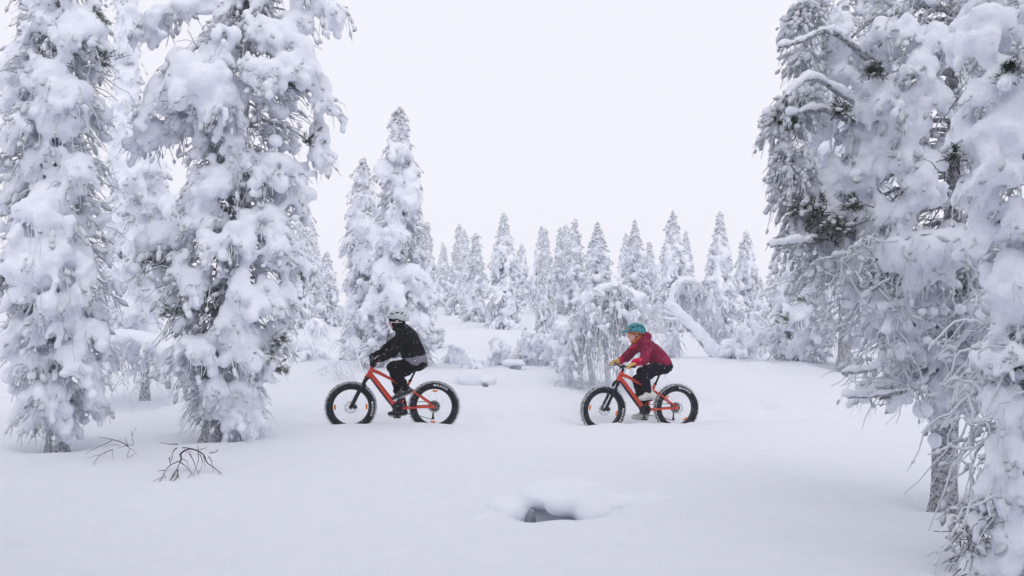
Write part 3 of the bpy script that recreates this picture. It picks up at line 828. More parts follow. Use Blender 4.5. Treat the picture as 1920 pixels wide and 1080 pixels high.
VAR = [(far_variant(101, 5.2, 1.0, 0.07, 420, 15, (0.18, 0.42), 0), 5.2), (far_variant(102, 5.0, 0.7, 0.065, 330, 13, (0.16, 0.34), 1), 5.0),
       (far_variant(103, 4.6, 1.1, 0.07, 420, 15, (0.18, 0.45), 0), 4.6), (far_variant(104, 5.4, 0.85, 0.065, 360, 13, (0.16, 0.4), 2), 5.4), (far_variant(105, 3.6, 0.85, 0.06, 330, 16, (0.16, 0.36), 0), 3.6)]
used = set()
def copy_tree(root):
    c = root.copy(); col.objects.link(c)
    for ch in list(root.children):
        k = ch.copy(); col.objects.link(k); k.parent = c; k.matrix_parent_inverse = ch.matrix_parent_inverse
    return c
_kids = {i: list(v[0].children) for i, v in enumerate(VAR)}
def place(v, loc, h, wmul, rz, label, group):
    root, H = VAR[v]
    if v in used:
        o = root.copy(); col.objects.link(o)
        for ch in _kids[v]:
            k = ch.copy(); col.objects.link(k); k.parent = o
    else:
        o = root; used.add(v)
    o.location = loc; s = h / H
    o.scale = (s * wmul, s * wmul, s); o.rotation_euler = (0, 0, rz)
    tag(o, label, 'tree', group)
    return o
G_FAR = 'spruces of the wood on the far slope'
rr = random.Random(5)
# (x, y of the tip, y of the foot, depth, variant, width factor, label)
FAR = [(945, 398, 600, 40, 0, 1.0, 'broad snowy spruce standing forward on the far slope, left of the middle'),
       (1262, 393, 602, 41, 0, 1.05, 'broad grey-white spruce on the far slope just left of the bowed spruce'),
       (1350, 397, 604, 42, 2, 0.95, 'tall spruce on the far slope above the snow-covered leaning trunk'),
       (1120, 414, 575, 46, 3, 1.25, 'spruce on the far slope right above the arched birch'),
       (1078, 410, 572, 50, 1, 1.05, 'slim tall spruce just left of the one above the arched birch'),
       (1190, 410, 580, 46, 3, 1.0, 'pointed spruce on the far slope above the second rider'),
       (892, 436, 588, 43, 1, 1.15, 'slim spruce left of the broad forward one on the far slope'),
       (855, 455, 576, 50, 1, 1.0, 'slim pale spruce on the far slope, second to the right of the tall spruce'),
       (1022, 428, 575, 50, 1, 0.95, 'slim spruce above the small sapling on the far slope'),
       (1050, 425, 572, 52, 1, 0.9, 'narrow spruce between two slim taller ones in the middle of the wood'),
       (800, 415, 640, 30, 1, 0.85, 'spruce half hidden behind the right flank of the tall spruce'),
       (565, 393, 578, 42, 3, 0.8, 'thin snowy spruce right beside the big left pine, on the far slope'),
       (1400, 432, 590, 44, 4, 0.9, 'spruce on the far slope left of the tufted right-hand crown'),
       (1218, 452, 584, 50, 3, 0.9, 'shorter spruce to the right of the pointed one above the second rider'),
       (1018, 500, 660, 29, 4, 0.62, 'slender snowy spruce sapling low on the slope, left of the arched birch'),
       (1036, 548, 655, 30, 4, 0.75, 'snowy sapling just right of the slender one, left of the arched birch'),
       (985, 610, 676, 27, 4, 1.3, 'small squat snowy spruce left of the drooping frosted bush'),
       (662, 560, 640, 34, 4, 1.2, 'squat snowy spruce low between the left pine and the pair of spruces'),
       (1425, 520, 640, 34, 4, 0.9, 'small spruce at the left foot of the right-hand trees'),
       (612, 470, 585, 44, 4, 1.0, 'low snowy spruce between the left pine and the pair of spruces'),
       (590, 450, 582, 50, 2, 0.8, 'pale spruce beyond the thin one beside the left pine')]
for (px, y0, y1, d, v, wm, lab) in FAR:
    top = P(px, y0, d); zb = gzs(top[0], d)
    place(v, (top[0], d, zb - 0.05), top[2] - zb, wm, rr.uniform(0, 6.28), lab, G_FAR)
n_back = 0
for i in range(36):
    d = rr.uniform(50, 85)
    px = rr.uniform(530, 1500) if i > 5 else rr.uniform(200, 330)
    x = (px - 960) / F * d
    z = gzs(x, d)
    h = rr.uniform(3.2, 5.6) * (0.75 + d / 200)
    place(rr.randrange(5), (x, d, z - 0.1), h, rr.uniform(0.8, 1.15), rr.uniform(0, 6.28), 'small pale snow-covered spruce fading into the haze at the back of the wood', 'hazy spruces at the back of the wood')

# ------------------------------------------------------------------ arched, snow-bowed trees
def arch_tree(name, seed, d, spine_px, base_px, label, cat, hang_n, hang_L, thick=0.07, voxel=0.035, spread=0.35, rad=(0.006, 0.015), side=240):
    r = np.random.default_rng(seed)
    base = P(*base_px, d); base[2] = gzs(base[0], d) - 0.03
    tr = [np.zeros(3)] + [P(x, y, d + o) - base for (x, y, o) in spine_px]
    t = Tree(seed, np.array([(0, 0, 0), (0, 0, 1)]), 0.03); t.dk = voxel * 1.2
    p, q = crom(np.array(tr), np.linspace(0.055, 0.015, len(tr)) * (1 if cat == 'tree' else 0.4), 8)
    n = len(p)
    up = np.array([0, 0, 1.0])
    for i in range(n // 4, n):
        for _ in range(3):
            k = thick * r.uniform(0.55, 1.25)
            t.blob(p[i] + np.array([r.normal(0, .05), r.normal(0, .09), k * .5]), np.array([k * 1.3, k * 1.2, k * 0.9]))
    i = r.integers(n // 4, n, hang_n)
    S = p[i] + np.stack([r.normal(0, spread * .25, hang_n), r.normal(0, spread, hang_n), r.normal(0, .03, hang_n) - 0.1 * np.abs(r.normal(0, 1, hang_n))], -1)
    D = norm(np.stack([r.normal(0, .26, hang_n), r.normal(0, .4, hang_n), r.uniform(-0.6, 0.35, hang_n)], -1))
    L = hang_L * r.uniform(0.35, 1.0, hang_n); L = np.minimum(L, np.maximum(S[:, 2] * 0.75, 0.12))
    Pn = t.curves(S, D, L * 0.8, 1.25, r.uniform(*rad, hang_n), 1.2, (0.012, 0.034) if cat == 'tree' else (0.006, 0.018), K=7, jit=0.09, clump=0.2)
    m = side
    a = r.integers(0, hang_n, m); k = r.integers(1, 7, m)
    t.curves(Pn[a, k], norm(r.normal(0, 1, (m, 3)) + np.array([0, 0, -0.7])), r.uniform(0.1, 0.35, m), 0.6, r.uniform(0.005, 0.011, m), 0.8, (0.010, 0.026) if cat == 'tree' else (0.006, 0.016))
    for q_ in range(0, hang_n, 2):
        for pp in Pn[q_, 1:6]:
            if r.uniform() < 0.5:
                k_ = r.uniform(0.03, 0.055) * voxel / 0.035; t.blob(pp, np.array([k_, k_, k_ * r.uniform(1, 1.8)]))
    root = empty(name, base)
    g = Geo(); tubes(p[None], q[None], 7, g, cap=True)
    add_obj('trunk', g.mesh('trunk', M['frost_w']), root)
    add_obj('snow_load', remesh(blobs_geo(np.array(t.bC), np.array(t.bR), 2, r, .3), voxel, M['snow'], 'snow_load', 2, ((0.12, 0.03), (0.05, 0.015))), root)['kind'] = 'stuff'
    add_obj('frosted_twigs', t.frost.mesh('frosted_twigs', M['frost_w']), root)['kind'] = 'stuff'
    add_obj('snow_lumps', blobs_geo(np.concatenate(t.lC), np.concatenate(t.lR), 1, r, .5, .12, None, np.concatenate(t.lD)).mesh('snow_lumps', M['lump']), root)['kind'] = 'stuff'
    if t.nC and sum(map(len, t.nC)): add_obj('crown', blobs_geo(np.concatenate(t.nC), np.concatenate(t.nR), 1, r, .5, .15, None, np.concatenate(t.nD)).mesh('crown', M['needle_clump']), root)['kind'] = 'stuff'
    tag(root, label, cat)
    return root
arch_tree('arched_birch', 51, 18.3, [(1130, 640, 0), (1105, 575, 0), (1120, 550, -.1), (1160, 541, -.2), (1186, 560, -.3), (1200, 600, -.4)], (1142, 700), 'bowed birch with a curtain of thickly frosted branches left of the second rider', 'tree', 330, 1.0, 0.085, 0.038, 0.30, side=260)
arch_tree('arched_birch', 52, 18.5, [(1098, 640, 0), (1085, 600, 0), (1078, 610, -.1), (1070, 650, -.2), (1068, 690, -.2)], (1112, 700), 'low frosted birch drooping to the ground at the left foot of the bowed birch', 'tree', 110, 0.7, 0.065, 0.038, 0.22, side=90)
arch_tree('bowed_spruce', 53, 26.0, [(1262, 600, 0), (1268, 545, 0), (1290, 527, 0), (1318, 550, 0), (1338, 590, -.1), (1348, 625, -.1)], (1272, 655), 'snow-laden spruce bowed over to the right behind the leaning trunk', 'tree', 240, 0.8, 0.085, 0.05, 0.3, rad=(0.012, 0.026), side=140)
arch_tree('arched_birch', 54, 17.2, [(318, 690, 0), (300, 655, 0), (265, 640, 0), (225, 640, 0), (200, 660, 0), (190, 700, 0)], (322, 735), 'thick snow-coated stem bowed sideways between the two big left pines', 'tree', 90, 0.5, 0.12, 0.04, 0.14, side=90)
arch_tree('arched_birch', 55, 19.5, [(668, 660, 0), (655, 640, 0), (640, 634, 0), (622, 650, 0), (612, 680, 0)], (680, 703), 'small frosted birch bent over to the left beside the tall spruce', 'shrub', 9, 0.3, 0.016, 0.022, 0.06, rad=(0.003, 0.006), side=14)
arch_tree('arched_birch', 56, 18.6, [(655, 685, 0), (640, 678, 0), (620, 682, 0), (600, 696, 0)], (668, 706), 'low snow-coated branch bowed to the ground behind the first front wheel', 'shrub', 10, 0.15, 0.018, 0.022, 0.05, rad=(0.003, 0.006), side=10)
for k, (px, y0, y1, d, lab) in enumerate([(852, 652, 694, 22, 'little frosted twig bush right of the tall spruce, by the bank'), (930, 636, 692, 21.5, 'knee-high lumpy snowed-up bush left of the snow-capped stone'), (878, 668, 694, 21, 'low frosted tuft between the little twig bush and the snow bank'), (1030, 632, 690, 21.5, 'frosted bush just left of the snow-lumped one by the bowed birch'), (1365, 640, 668, 24, 'low frosted tuft at the foot of the leaning trunk'), (560, 640, 676, 23, 'frosted twig clump at the right foot of the big left pine'), (1388, 615, 664, 25, 'frosted twig bush left of the low bushy spruce'), (1412, 590, 664, 27, 'taller frosted bush touching the low bushy spruce'),
                                          (1250, 628, 668, 26, 'frosted sapling between the second rider and the leaning trunk'), (1052, 610, 690, 20.5, 'snow-lumped bush against the left side of the bowed birch'), (990, 625, 690, 22, 'drooping frosted bush right of the dark hole in the bank'),
                                          (590, 600, 622, 32, 'tiny frosted twig sticking out of the slope right of the left pine'), (585, 655, 680, 24, 'small frosted clump low on the slope beside the left pine')]):
    arch_tree('frosted_bush', 70 + k, d, [(px - 3, (y0 + y1) / 2, 0), (px, y0, 0), (px + 12, y0 + 8, 0), (px + 18, (y0 + y1) / 2, 0)], (px, y1), lab, 'bush', 80, (y1 - y0) / F * d * 0.8, 0.05, 0.045, 0.22, side=70)

# leaning snow-covered trunk
d = 24.5
g = Geo(); r_ = np.random.default_rng(81)
A, B = P(1262, 575, d), P(1352, 668, d)
C_, R_ = [], []
for k in np.linspace(0, 1, 60):
    p_ = A * (1 - k) + B * k; q = 0.095 + 0.05 * k + 0.03 * r_.uniform()
    C_.append(p_ + r_.normal(0, 0.022, 3)); R_.append((q * r_.uniform(.9, 1.1), q, q * r_.uniform(.9, 1.1)))
for k in range(5):
    p_ = A + r_.normal(0, 0.05, 3); C_.append(p_); R_.append((0.10, 0.10, 0.11))
base = B.copy(); base[2] = gzs(B[0], B[1])
root = empty('leaning_trunk', base)
add_obj('snow_load', remesh(blobs_geo(np.array(C_) - base, R_, 2, r_, .3), 0.045, M['snow'], 'snow_load', 3, ((0.15, 0.03),)), root)
g = Geo(); tubes(np.array([A - base, (A + B) / 2 - base + np.array([0, 0, -.08]), B - base - np.array([0, 0, .2])])[None], np.array([[0.06, .09, .11]]), 8, g, cap=True)
add_obj('trunk', g.mesh('trunk', M['bark']), root)
g = Geo()
for (x0, y0, x1, y1) in ((1270, 590, 1245, 582), (1275, 598, 1243, 596), (1272, 585, 1258, 566)):
    a, b = P(x0, y0, d) - base, P(x1, y1, d) - base
    bb = add_obj('branch_stub', tubes(np.array([a, (a + b) / 2 + r_.normal(0, .03, 3), b])[None], np.array([[0.05, 0.045, 0.03]]), 6, cap=True).mesh('branch_stub', M['snow']), root)
tag(root, 'fallen trunk leaning diagonally, fully coated in snow, right of the second rider', 'log')

# ------------------------------------------------------------------ snow banks with dark hollows
M['dark'] = plain('hollow_dark_fill', (0.012, 0.012, 0.018), 0.95, 0.1, 0.5, 20, bmp=0.6)  # near-black colour painting the shade inside the hollow
M['ice_gap'] = plain('grey_ice_rock_gap_fill', (0.22, 0.24, 0.29), 0.6, 0.3, 0.5, 12, bmp=0.6)  # grey icy rock, also the painted shade of the bank's gap
def mound(name, seed, blobs, rocks_and_fills, label, voxel=0.03, disp=((0.3, 0.03), (0.08, 0.008))):
    r = np.random.default_rng(seed)
    C, Rr = [b[0] for b in blobs], [b[1] for b in blobs]
    for b_ in blobs:
        for _ in range(5):
            v = r.normal(0, 1, 3); v /= np.linalg.norm(v); v[2] = abs(v[2]) * 0.6
            C.append(b_[0] + v * np.array(b_[1]) * 0.8); Rr.append(np.array(b_[1]) * r.uniform(0.25, 0.5) * np.array([1, 1, 0.9]))
    base = np.mean(C, axis=0); base[2] = gzs(base[0], base[1])
    root = empty(name, base)
    add_obj('snow_cap', remesh(blobs_geo(np.array(C) - base, Rr, 3, r, 0.1), voxel, M['snow_s'], 'snow_cap', 5, disp), root)
    for c, rad, mat in rocks_and_fills:
        gg = blobs_geo(np.array([c - base]), np.array([rad]), 2, r, .3, .12)
        add_obj('stone', gg.mesh('stone', M[mat], True), root)  # real stone, and the dark lumps standing in for shade in hollows
    tag(root, label, 'snow mound')
M['snow_s'] = mat_snow('snow_smooth', 1.6, 0.5, 0.02, 0.955)
hx, hy = PIT[0], PIT[1]
def gp(px, py, d, dz=0.0):
    p_ = P(px, py, d); p_[2] = gzs(p_[0], d) + dz; return p_
bl = []
for (dx, dy, dz, a, b, c) in ((0.06, 0.15, 0.045, 0.20, 0.14, 0.095), (0.14, 0.34, 0.06, 0.28, 0.2, 0.10), (-0.10, 0.36, 0.05, 0.2, 0.2, 0.09), (0.25, 0.07, -0.04, 0.10, 0.10, 0.10), (0.33, 0.12, -0.03, 0.12, 0.12, 0.10), (0.28, 0.24, 0.02, 0.17, 0.16, 0.10), (0.10, 0.60, 0.04, 0.42, 0.30, 0.11),
                               (0.42, 0.42, 0.0, 0.28, 0.24, 0.09), (-0.32, 0.22, -0.06, 0.10, 0.14, 0.09), (-0.36, 0.42, -0.02, 0.2, 0.22, 0.08), (0.92, 0.55, -0.02, 0.20, 0.2, 0.10), (0.72, 0.45, -0.03, 0.24, 0.2, 0.10), (-0.62, 0.02, -0.10, 0.07, 0.07, 0.08), (-0.52, 0.08, -0.09, 0.09, 0.08, 0.08), (0.62, 0.3, -0.07, 0.16, 0.14, 0.08)):
    bl.append((np.array([hx + dx, hy + dy, 0.075 + dz]), (a, b, c)))
mound('snow_hummock', 91, bl, [(np.array([hx - 0.19, hy + 0.2, -0.03]), (0.06, 0.05, 0.09), 'ice_gap'), (np.array([hx + 0.03, hy + 0.07, -0.10]), (0.05, 0.03, 0.055), 'dark'), (np.array([hx - 0.16, hy + 0.13, -0.12]), (0.035, 0.03, 0.06), 'dark')],  # near-black lumps put in as the shade of the hollow
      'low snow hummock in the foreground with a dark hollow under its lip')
b0 = gp(893, 704, 18.0)
mound('snow_bank', 92, [(b0 + np.array([-0.1, 0.1, 0.06]), (0.28, 0.22, 0.2)), (b0 + np.array([0.15, 0.1, 0.04]), (0.22, 0.2, 0.13)), (b0 + np.array([-0.35, 0.2, -0.02]), (0.2, 0.2, 0.12))],
      [(b0 + np.array([0.16, -0.10, -0.02]), (0.20, 0.06, 0.045), 'ice_gap')], 'rounded snow bank with a small grey gap, behind the first rear wheel', 0.04)  # flat grey lump put in as the shade of the gap
b0 = gp(962, 682, 20.5)
mound('snow_bank', 93, [(b0 + np.array([-0.05, 0.12, 0.12]), (0.2, 0.2, 0.09)), (b0 + np.array([0.12, 0.15, 0.10]), (0.16, 0.15, 0.07))],
      [(b0 + np.array([0.04, 0.0, 0.0]), (0.14, 0.08, 0.09), 'ice_gap')], 'small snow-capped stone with a dark grey side, right of the knee-high lumpy bush', 0.035)

# ------------------------------------------------------------------ bare shrubs in front of the left trees
def shrub(name, d, lines, label, seed):
    r = np.random.default_rng(seed)
    conv = lambda X, Y: (140 + X / 6.4, 780 + Y / 6.4)
    allp = [conv(*p_) for l in lines for p_ in l[1]]
    bx = conv(*lines[0][1][0])
    base = P(bx[0], bx[1], d); base[2] = gzs(base[0], d)
    root = empty(name, base)
    for rad, pts in lines:
        off = np.linspace(0, r.uniform(-0.3, 0.1), len(pts))
        pp = np.array([P(*conv(*p_), min(d + o, F * (CAMZ - base[2] - 0.03) / (conv(*p_)[1] - 592))) for p_, o in zip(pts, off)]) - base
        q = np.linspace(rad, rad * 0.4, len(pts)) * 0.72
        a, b = crom(pp, q, 5)
        add_obj('branch', tubes(a[None], b[None], 5, cap=True).mesh('branch', M['shrub']), root)
    tag(root, label, 'shrub')
shrub('bare_shrub', 11.3, [(0.009, [(650, 372), (600, 335), (520, 300), (455, 285), (370, 265), (280, 250)]), (0.006, [(455, 285), (380, 330), (260, 380), (125, 455)]), (0.008, [(645, 370), (610, 358), (510, 388)]),
    (0.007, [(460, 405), (380, 430), (310, 465), (260, 520), (222, 585)]), (0.004, [(310, 465), (230, 480), (150, 515)]), (0.004, [(455, 405), (458, 480), (460, 530)]), (0.005, [(650, 345), (705, 345), (690, 240), (740, 130)]), (0.004, [(690, 240), (670, 165)]),
    (0.005, [(640, 350), (612, 285), (618, 250)]), (0.005, [(665, 385), (632, 495), (730, 450), (755, 463)]), (0.004, [(670, 385), (740, 440)]), (0.004, [(540, 348), (430, 352), (340, 378)]), (0.004, [(380, 430), (335, 485)])],
    'smaller sparse bare shrub poking from the snow, between the two left pines', 1)
shrub('bare_shrub', 10.6, [(0.014, [(1265, 460), (1320, 415), (1390, 395), (1470, 415), (1545, 465), (1590, 560), (1660, 610), (1760, 695)]), (0.013, [(1265, 460), (1278, 510), (1255, 570), (1225, 640), (1180, 700), (1152, 780)]), (0.009, [(1225, 640), (1245, 740)]), (0.009, [(1240, 650), (1225, 730), (1150, 825)]),
    (0.008, [(1255, 540), (1150, 590), (1085, 660), (1050, 740), (1005, 805)]), (0.006, [(1085, 652), (985, 660)]), (0.005, [(1050, 735), (935, 785)]), (0.008, [(1270, 555), (1340, 610), (1400, 675), (1435, 718)]), (0.008, [(1375, 445), (1420, 530), (1450, 610), (1485, 690)]),
    (0.007, [(1480, 430), (1485, 520), (1470, 580), (1430, 690)]), (0.006, [(1500, 450), (1530, 540), (1520, 620), (1480, 690)]), (0.006, [(1545, 470), (1560, 560), (1565, 630)]), (0.008, [(1605, 485), (1640, 540), (1665, 665)]), (0.008, [(1240, 338), (1120, 335), (1015, 315)]), (0.011, [(1220, 385), (1180, 430), (1165, 540)]),
    (0.011, [(1138, 500), (1148, 585)]), (0.009, [(1295, 380), (1370, 385), (1440, 400)]), (0.008, [(1620, 445), (1700, 430), (1718, 395)]), (0.006, [(1285, 515), (1345, 545), (1365, 630)]), (0.006, [(1480, 410), (1480, 360)]), (0.006, [(1500, 405), (1590, 378)]), (0.005, [(1330, 430), (1420, 430)]), (0.006, [(1070, 700), (1095, 745)]), (0.006, [(1210, 680), (1160, 750), (1135, 760)]), (0.005, [(1400, 690), (1350, 750)])],
    'larger arched bare shrub with dark twigs, in front of the big left pine', 2)
# ------------------------------------------------------------------ fat-tyre bicycles
def mat_paint():
    m, t, p = new_mat('orange_red_frame_paint')
    f = nz(t, 55, 3)
    c = ramp(t, f, [(0.60, (0.68, 0.058, 0.032)), (0.72, (0.72, 0.10, 0.06)), (0.80, (0.75, 0.6, 0.6))])
    lk(t, c, p.inputs['Base Color'])
    p.inputs['Roughness'].default_value = 0.38
    p.inputs['Specular IOR Level'].default_value = 0.4
    return m
M['paint'] = mat_paint()
M['rubber'] = dusted('tyre_rubber', (0.016, 0.018, 0.026), 0.10, 0.8, 70)
M['knob'] = dusted('snow_packed_tread', (0.20, 0.205, 0.225), 0.36, 0.9, 30)
M['black'] = dusted('black_metal', (0.014, 0.015, 0.022), 0.06, 0.45, 60, bmp=0.05)
M['blackp'] = plain('black_plastic', (0.016, 0.017, 0.022), 0.4, 0.4, 0.3)
M['steel'] = plain('brushed_steel', (0.42, 0.43, 0.46), 0.35, 0.5, 0.15, 30, metal=0.8)
M['rim'] = plain('dark_rim', (0.03, 0.03, 0.036), 0.4, 0.4, 0.3)
M['orange'] = plain('amber_reflector', (0.85, 0.22, 0.02), 0.25, 0.5, 0.15, 80)
M['letter'] = plain('white_tyre_print', (0.75, 0.76, 0.78), 0.7, 0.2, 0.1, 60)

def ring(Rmaj, prof, n=72):
    """revolve profile [(dr, y)] about the Y axis"""
    prof = np.array(prof); k = len(prof)
    a = np.arange(n) * 2 * np.pi / n
    V = np.stack([np.cos(a)[:, None] * (Rmaj + prof[None, :, 0]), np.broadcast_to(prof[None, :, 1], (n, k)), np.sin(a)[:, None] * (Rmaj + prof[None, :, 0])], -1)
    i = np.arange(n)[:, None]; j = np.arange(k)[None]
    i2 = (i + 1) % n; j2 = (j + 1) % k
    Q = np.stack([i * k + j, i * k + j2, i2 * k + j2, i2 * k + j], -1).reshape(-1, 4)
    g = Geo(); g.add(V.reshape(-1, 3), Q=Q); return g
def box(c, s, rot=None):
    V = np.array([[x, y, z] for x in (-.5, .5) for y in (-.5, .5) for z in (-.5, .5)]) * np.array(s)
    if rot is not None: V = V @ np.array(rot).T
    return V + np.array(c), np.array([[0, 1, 3, 2], [4, 6, 7, 5], [0, 4, 5, 1], [2, 3, 7, 6], [0, 2, 6, 4], [1, 5, 7, 3]])
def ellip(c, rad, sub=3, rot=None):
    V, T = ico(sub); V = V * np.array(rad)
    if rot is not None: V = V @ np.array(rot).T
    g = Geo(); g.add(V + np.array(c), T=T); return g
def roty(a):
    c, s_ = math.cos(a), math.sin(a); return np.array([[c, 0, s_], [0, 1, 0], [-s_, 0, c]])
def text_mesh(txt):
    cu = bpy.data.curves.new('txt', 'FONT'); cu.body = txt; cu.size = 1.0; cu.space_character = 1.25; cu.offset = 0.025; cu.resolution_u = 3
    o = bpy.data.objects.new('txt', cu); col.objects.link(o)
    dg = bpy.context.evaluated_depsgraph_get()
    me = bpy.data.meshes.new_from_object(o.evaluated_get(dg))
    bpy.data.objects.remove(o); bpy.data.curves.remove(cu)
    bm = bmesh.new(); bm.from_mesh(me); bpy.data.meshes.remove(me)
    bmesh.ops.triangulate(bm, faces=bm.faces[:])
    bmesh.ops.subdivide_edges(bm, edges=[e for e in bm.edges if e.calc_length() > 0.3], cuts=2)
    bmesh.ops.triangulate(bm, faces=bm.faces[:])
    bm.verts.ensure_lookup_table()
    V = np.array([v.co[:] for v in bm.verts]); T = np.array([[v.index for v in f.verts] for f in bm.faces]); bm.free()
    return V, T
_TXT = text_mesh('MAXXIS')

WR, TR = 0.315, 0.052            # tyre centre radius, section radius
def make_wheel(parent, name, loc, yaw, ref_angles, text_angle, cassette):
    prof = []
    for a in np.linspace(0, 2 * np.pi, 16, endpoint=False):
        prof.append((TR * math.cos(a) * 0.98, TR * 0.98 * math.sin(a)))
    rimg = ring(WR - 0.048, [(0.0, -0.034), (0.006, 0.0), (0.0, 0.034), (-0.012, 0.030), (-0.018, 0.0), (-0.012, -0.030)], 64)
    wh = add_obj(name, rimg.mesh('rim', M['rim']), parent, loc); wh.rotation_euler = (0, 0, yaw)
    add_obj('tyre', ring(WR, prof, 96).mesh('tyre', M['rubber']), wh)
    r = np.random.default_rng(4); g = Geo()
    n = 84
    for i in range(n):
        for y, al in ((-0.040, -0.85), (-0.014, -0.28), (0.014, 0.28), (0.040, 0.85)):
            a = 2 * math.pi * (i + (0.5 if abs(y) < 0.02 else 0)) / n
            rr_ = WR + TR * math.cos(al) + 0.003
            ca, sa = math.cos(a), math.sin(a)
            rot = np.array([[ca, 0, -sa], [0, 1, 0], [sa, 0, ca]])
            V, Q = box((0, 0, 0), (0.015, 0.018, 0.013))
            V = V @ rot.T + np.array([ca * rr_, y, sa * rr_])
            g.add(V, Q=Q)
    add_obj('tread', g.mesh('tread', M['knob'], False), wh)['kind'] = 'stuff'
    # spokes, hub, disc
    g = Geo(); pn = []
    for i in range(32):
        a = 2 * math.pi * i / 32; b = a + (0.45 if i % 4 < 2 else -0.45); y = 0.03 if i % 2 else -0.03
        pn.append([(0.026 * math.cos(b), y, 0.026 * math.sin(b)), ((WR - 0.06) * math.cos(a), y * 0.2, (WR - 0.06) * math.sin(a))])
    tubes(np.array(pn), np.full((32, 2), 0.0011), 3, g)
    add_obj('spokes', g.mesh('spokes', M['steel']), wh)['kind'] = 'stuff'
    g = ring(0.0, [(0.012, -0.06), (0.026, -0.045), (0.026, -0.03), (0.016, -0.02), (0.016, 0.02), (0.026, 0.03), (0.026, 0.045), (0.012, 0.06), (0.001, 0.06), (0.001, -0.06)], 20)
    add_obj('hub', g.mesh('hub', M['blackp']), wh)
    g = ring(0.0, [(0.082, 0.047), (0.088, 0.047), (0.088, 0.0495), (0.082, 0.0495)], 40)
    g2 = ring(0.0, [(0.070, 0.047), (0.0745, 0.047), (0.0745, 0.0495), (0.070, 0.0495)], 40); g.add(g2.V[0], Q=g2.Q[0])
    for i in range(24):
        a = i * math.pi / 12
        V, Q = box((0, 0, 0), (0.014, 0.002, 0.0035)); c, s_ = math.cos(a + .5), math.sin(a + .5)
        V = V @ np.array([[c, 0, -s_], [0, 1, 0], [s_, 0, c]]).T + np.array([0.078 * math.cos(a), 0.048, 0.078 * math.sin(a)]); g.add(V, Q=Q)
    for i in range(6):
        a = i * math.pi / 3; p0 = np.array([0.022 * math.cos(a), 0.048, 0.022 * math.sin(a)]); p1 = np.array([0.071 * math.cos(a + .5), 0.048, 0.071 * math.sin(a + .5)])
        tubes(np.array([p0, p1])[None], np.array([[0.003, 0.003]]), 4, g)
    add_obj('brake_disc', g.mesh('brake_disc', M['steel']), wh)
    if cassette:
        g = Geo()
        for k, rr_ in enumerate((0.03, 0.042, 0.055, 0.068, 0.08)):
            y = -0.062 + k * 0.006
            q = ring(0.0, [(rr_, y), (rr_, y + .003), (rr_ - 0.012, y + .003), (rr_ - 0.012, y)], 36); g.add(q.V[0], Q=q.Q[0])
        add_obj('cassette', g.mesh('cassette', M['black']), wh)
    for a in ref_angles:
        c = np.array([math.cos(a), 0, math.sin(a)]) * (WR - 0.092)
        rot = np.array([[math.cos(a), 0, -math.sin(a)], [0, 1, 0], [math.sin(a), 0, math.cos(a)]])
        add_obj('reflector', ellip(c + np.array([0, 0.012, 0]), (0.016, 0.009, 0.044), 2, rot).mesh('reflector', M['orange']), wh)
    # printed lettering bent round the side wall
    V, T = _TXT
    sx = 0.052; wtot = V[:, 0].max() * sx
    rr_ = WR - 0.018 + V[:, 1] * sx * 0.80
    ang = text_angle - wtot / 2 / WR + V[:, 0] * sx / WR       # reads clockwise on the left side wall
    yy = np.sqrt(np.maximum((TR * 0.98) ** 2 - (rr_ - WR) ** 2, 1e-6)) + 0.0022
    L = np.stack([rr_ * np.cos(ang), yy, rr_ * np.sin(ang)], -1)
    g = Geo(); g.add(L, T=T)
    add_obj('lettering', g.mesh('lettering', M['letter'], False), wh)
    return wh

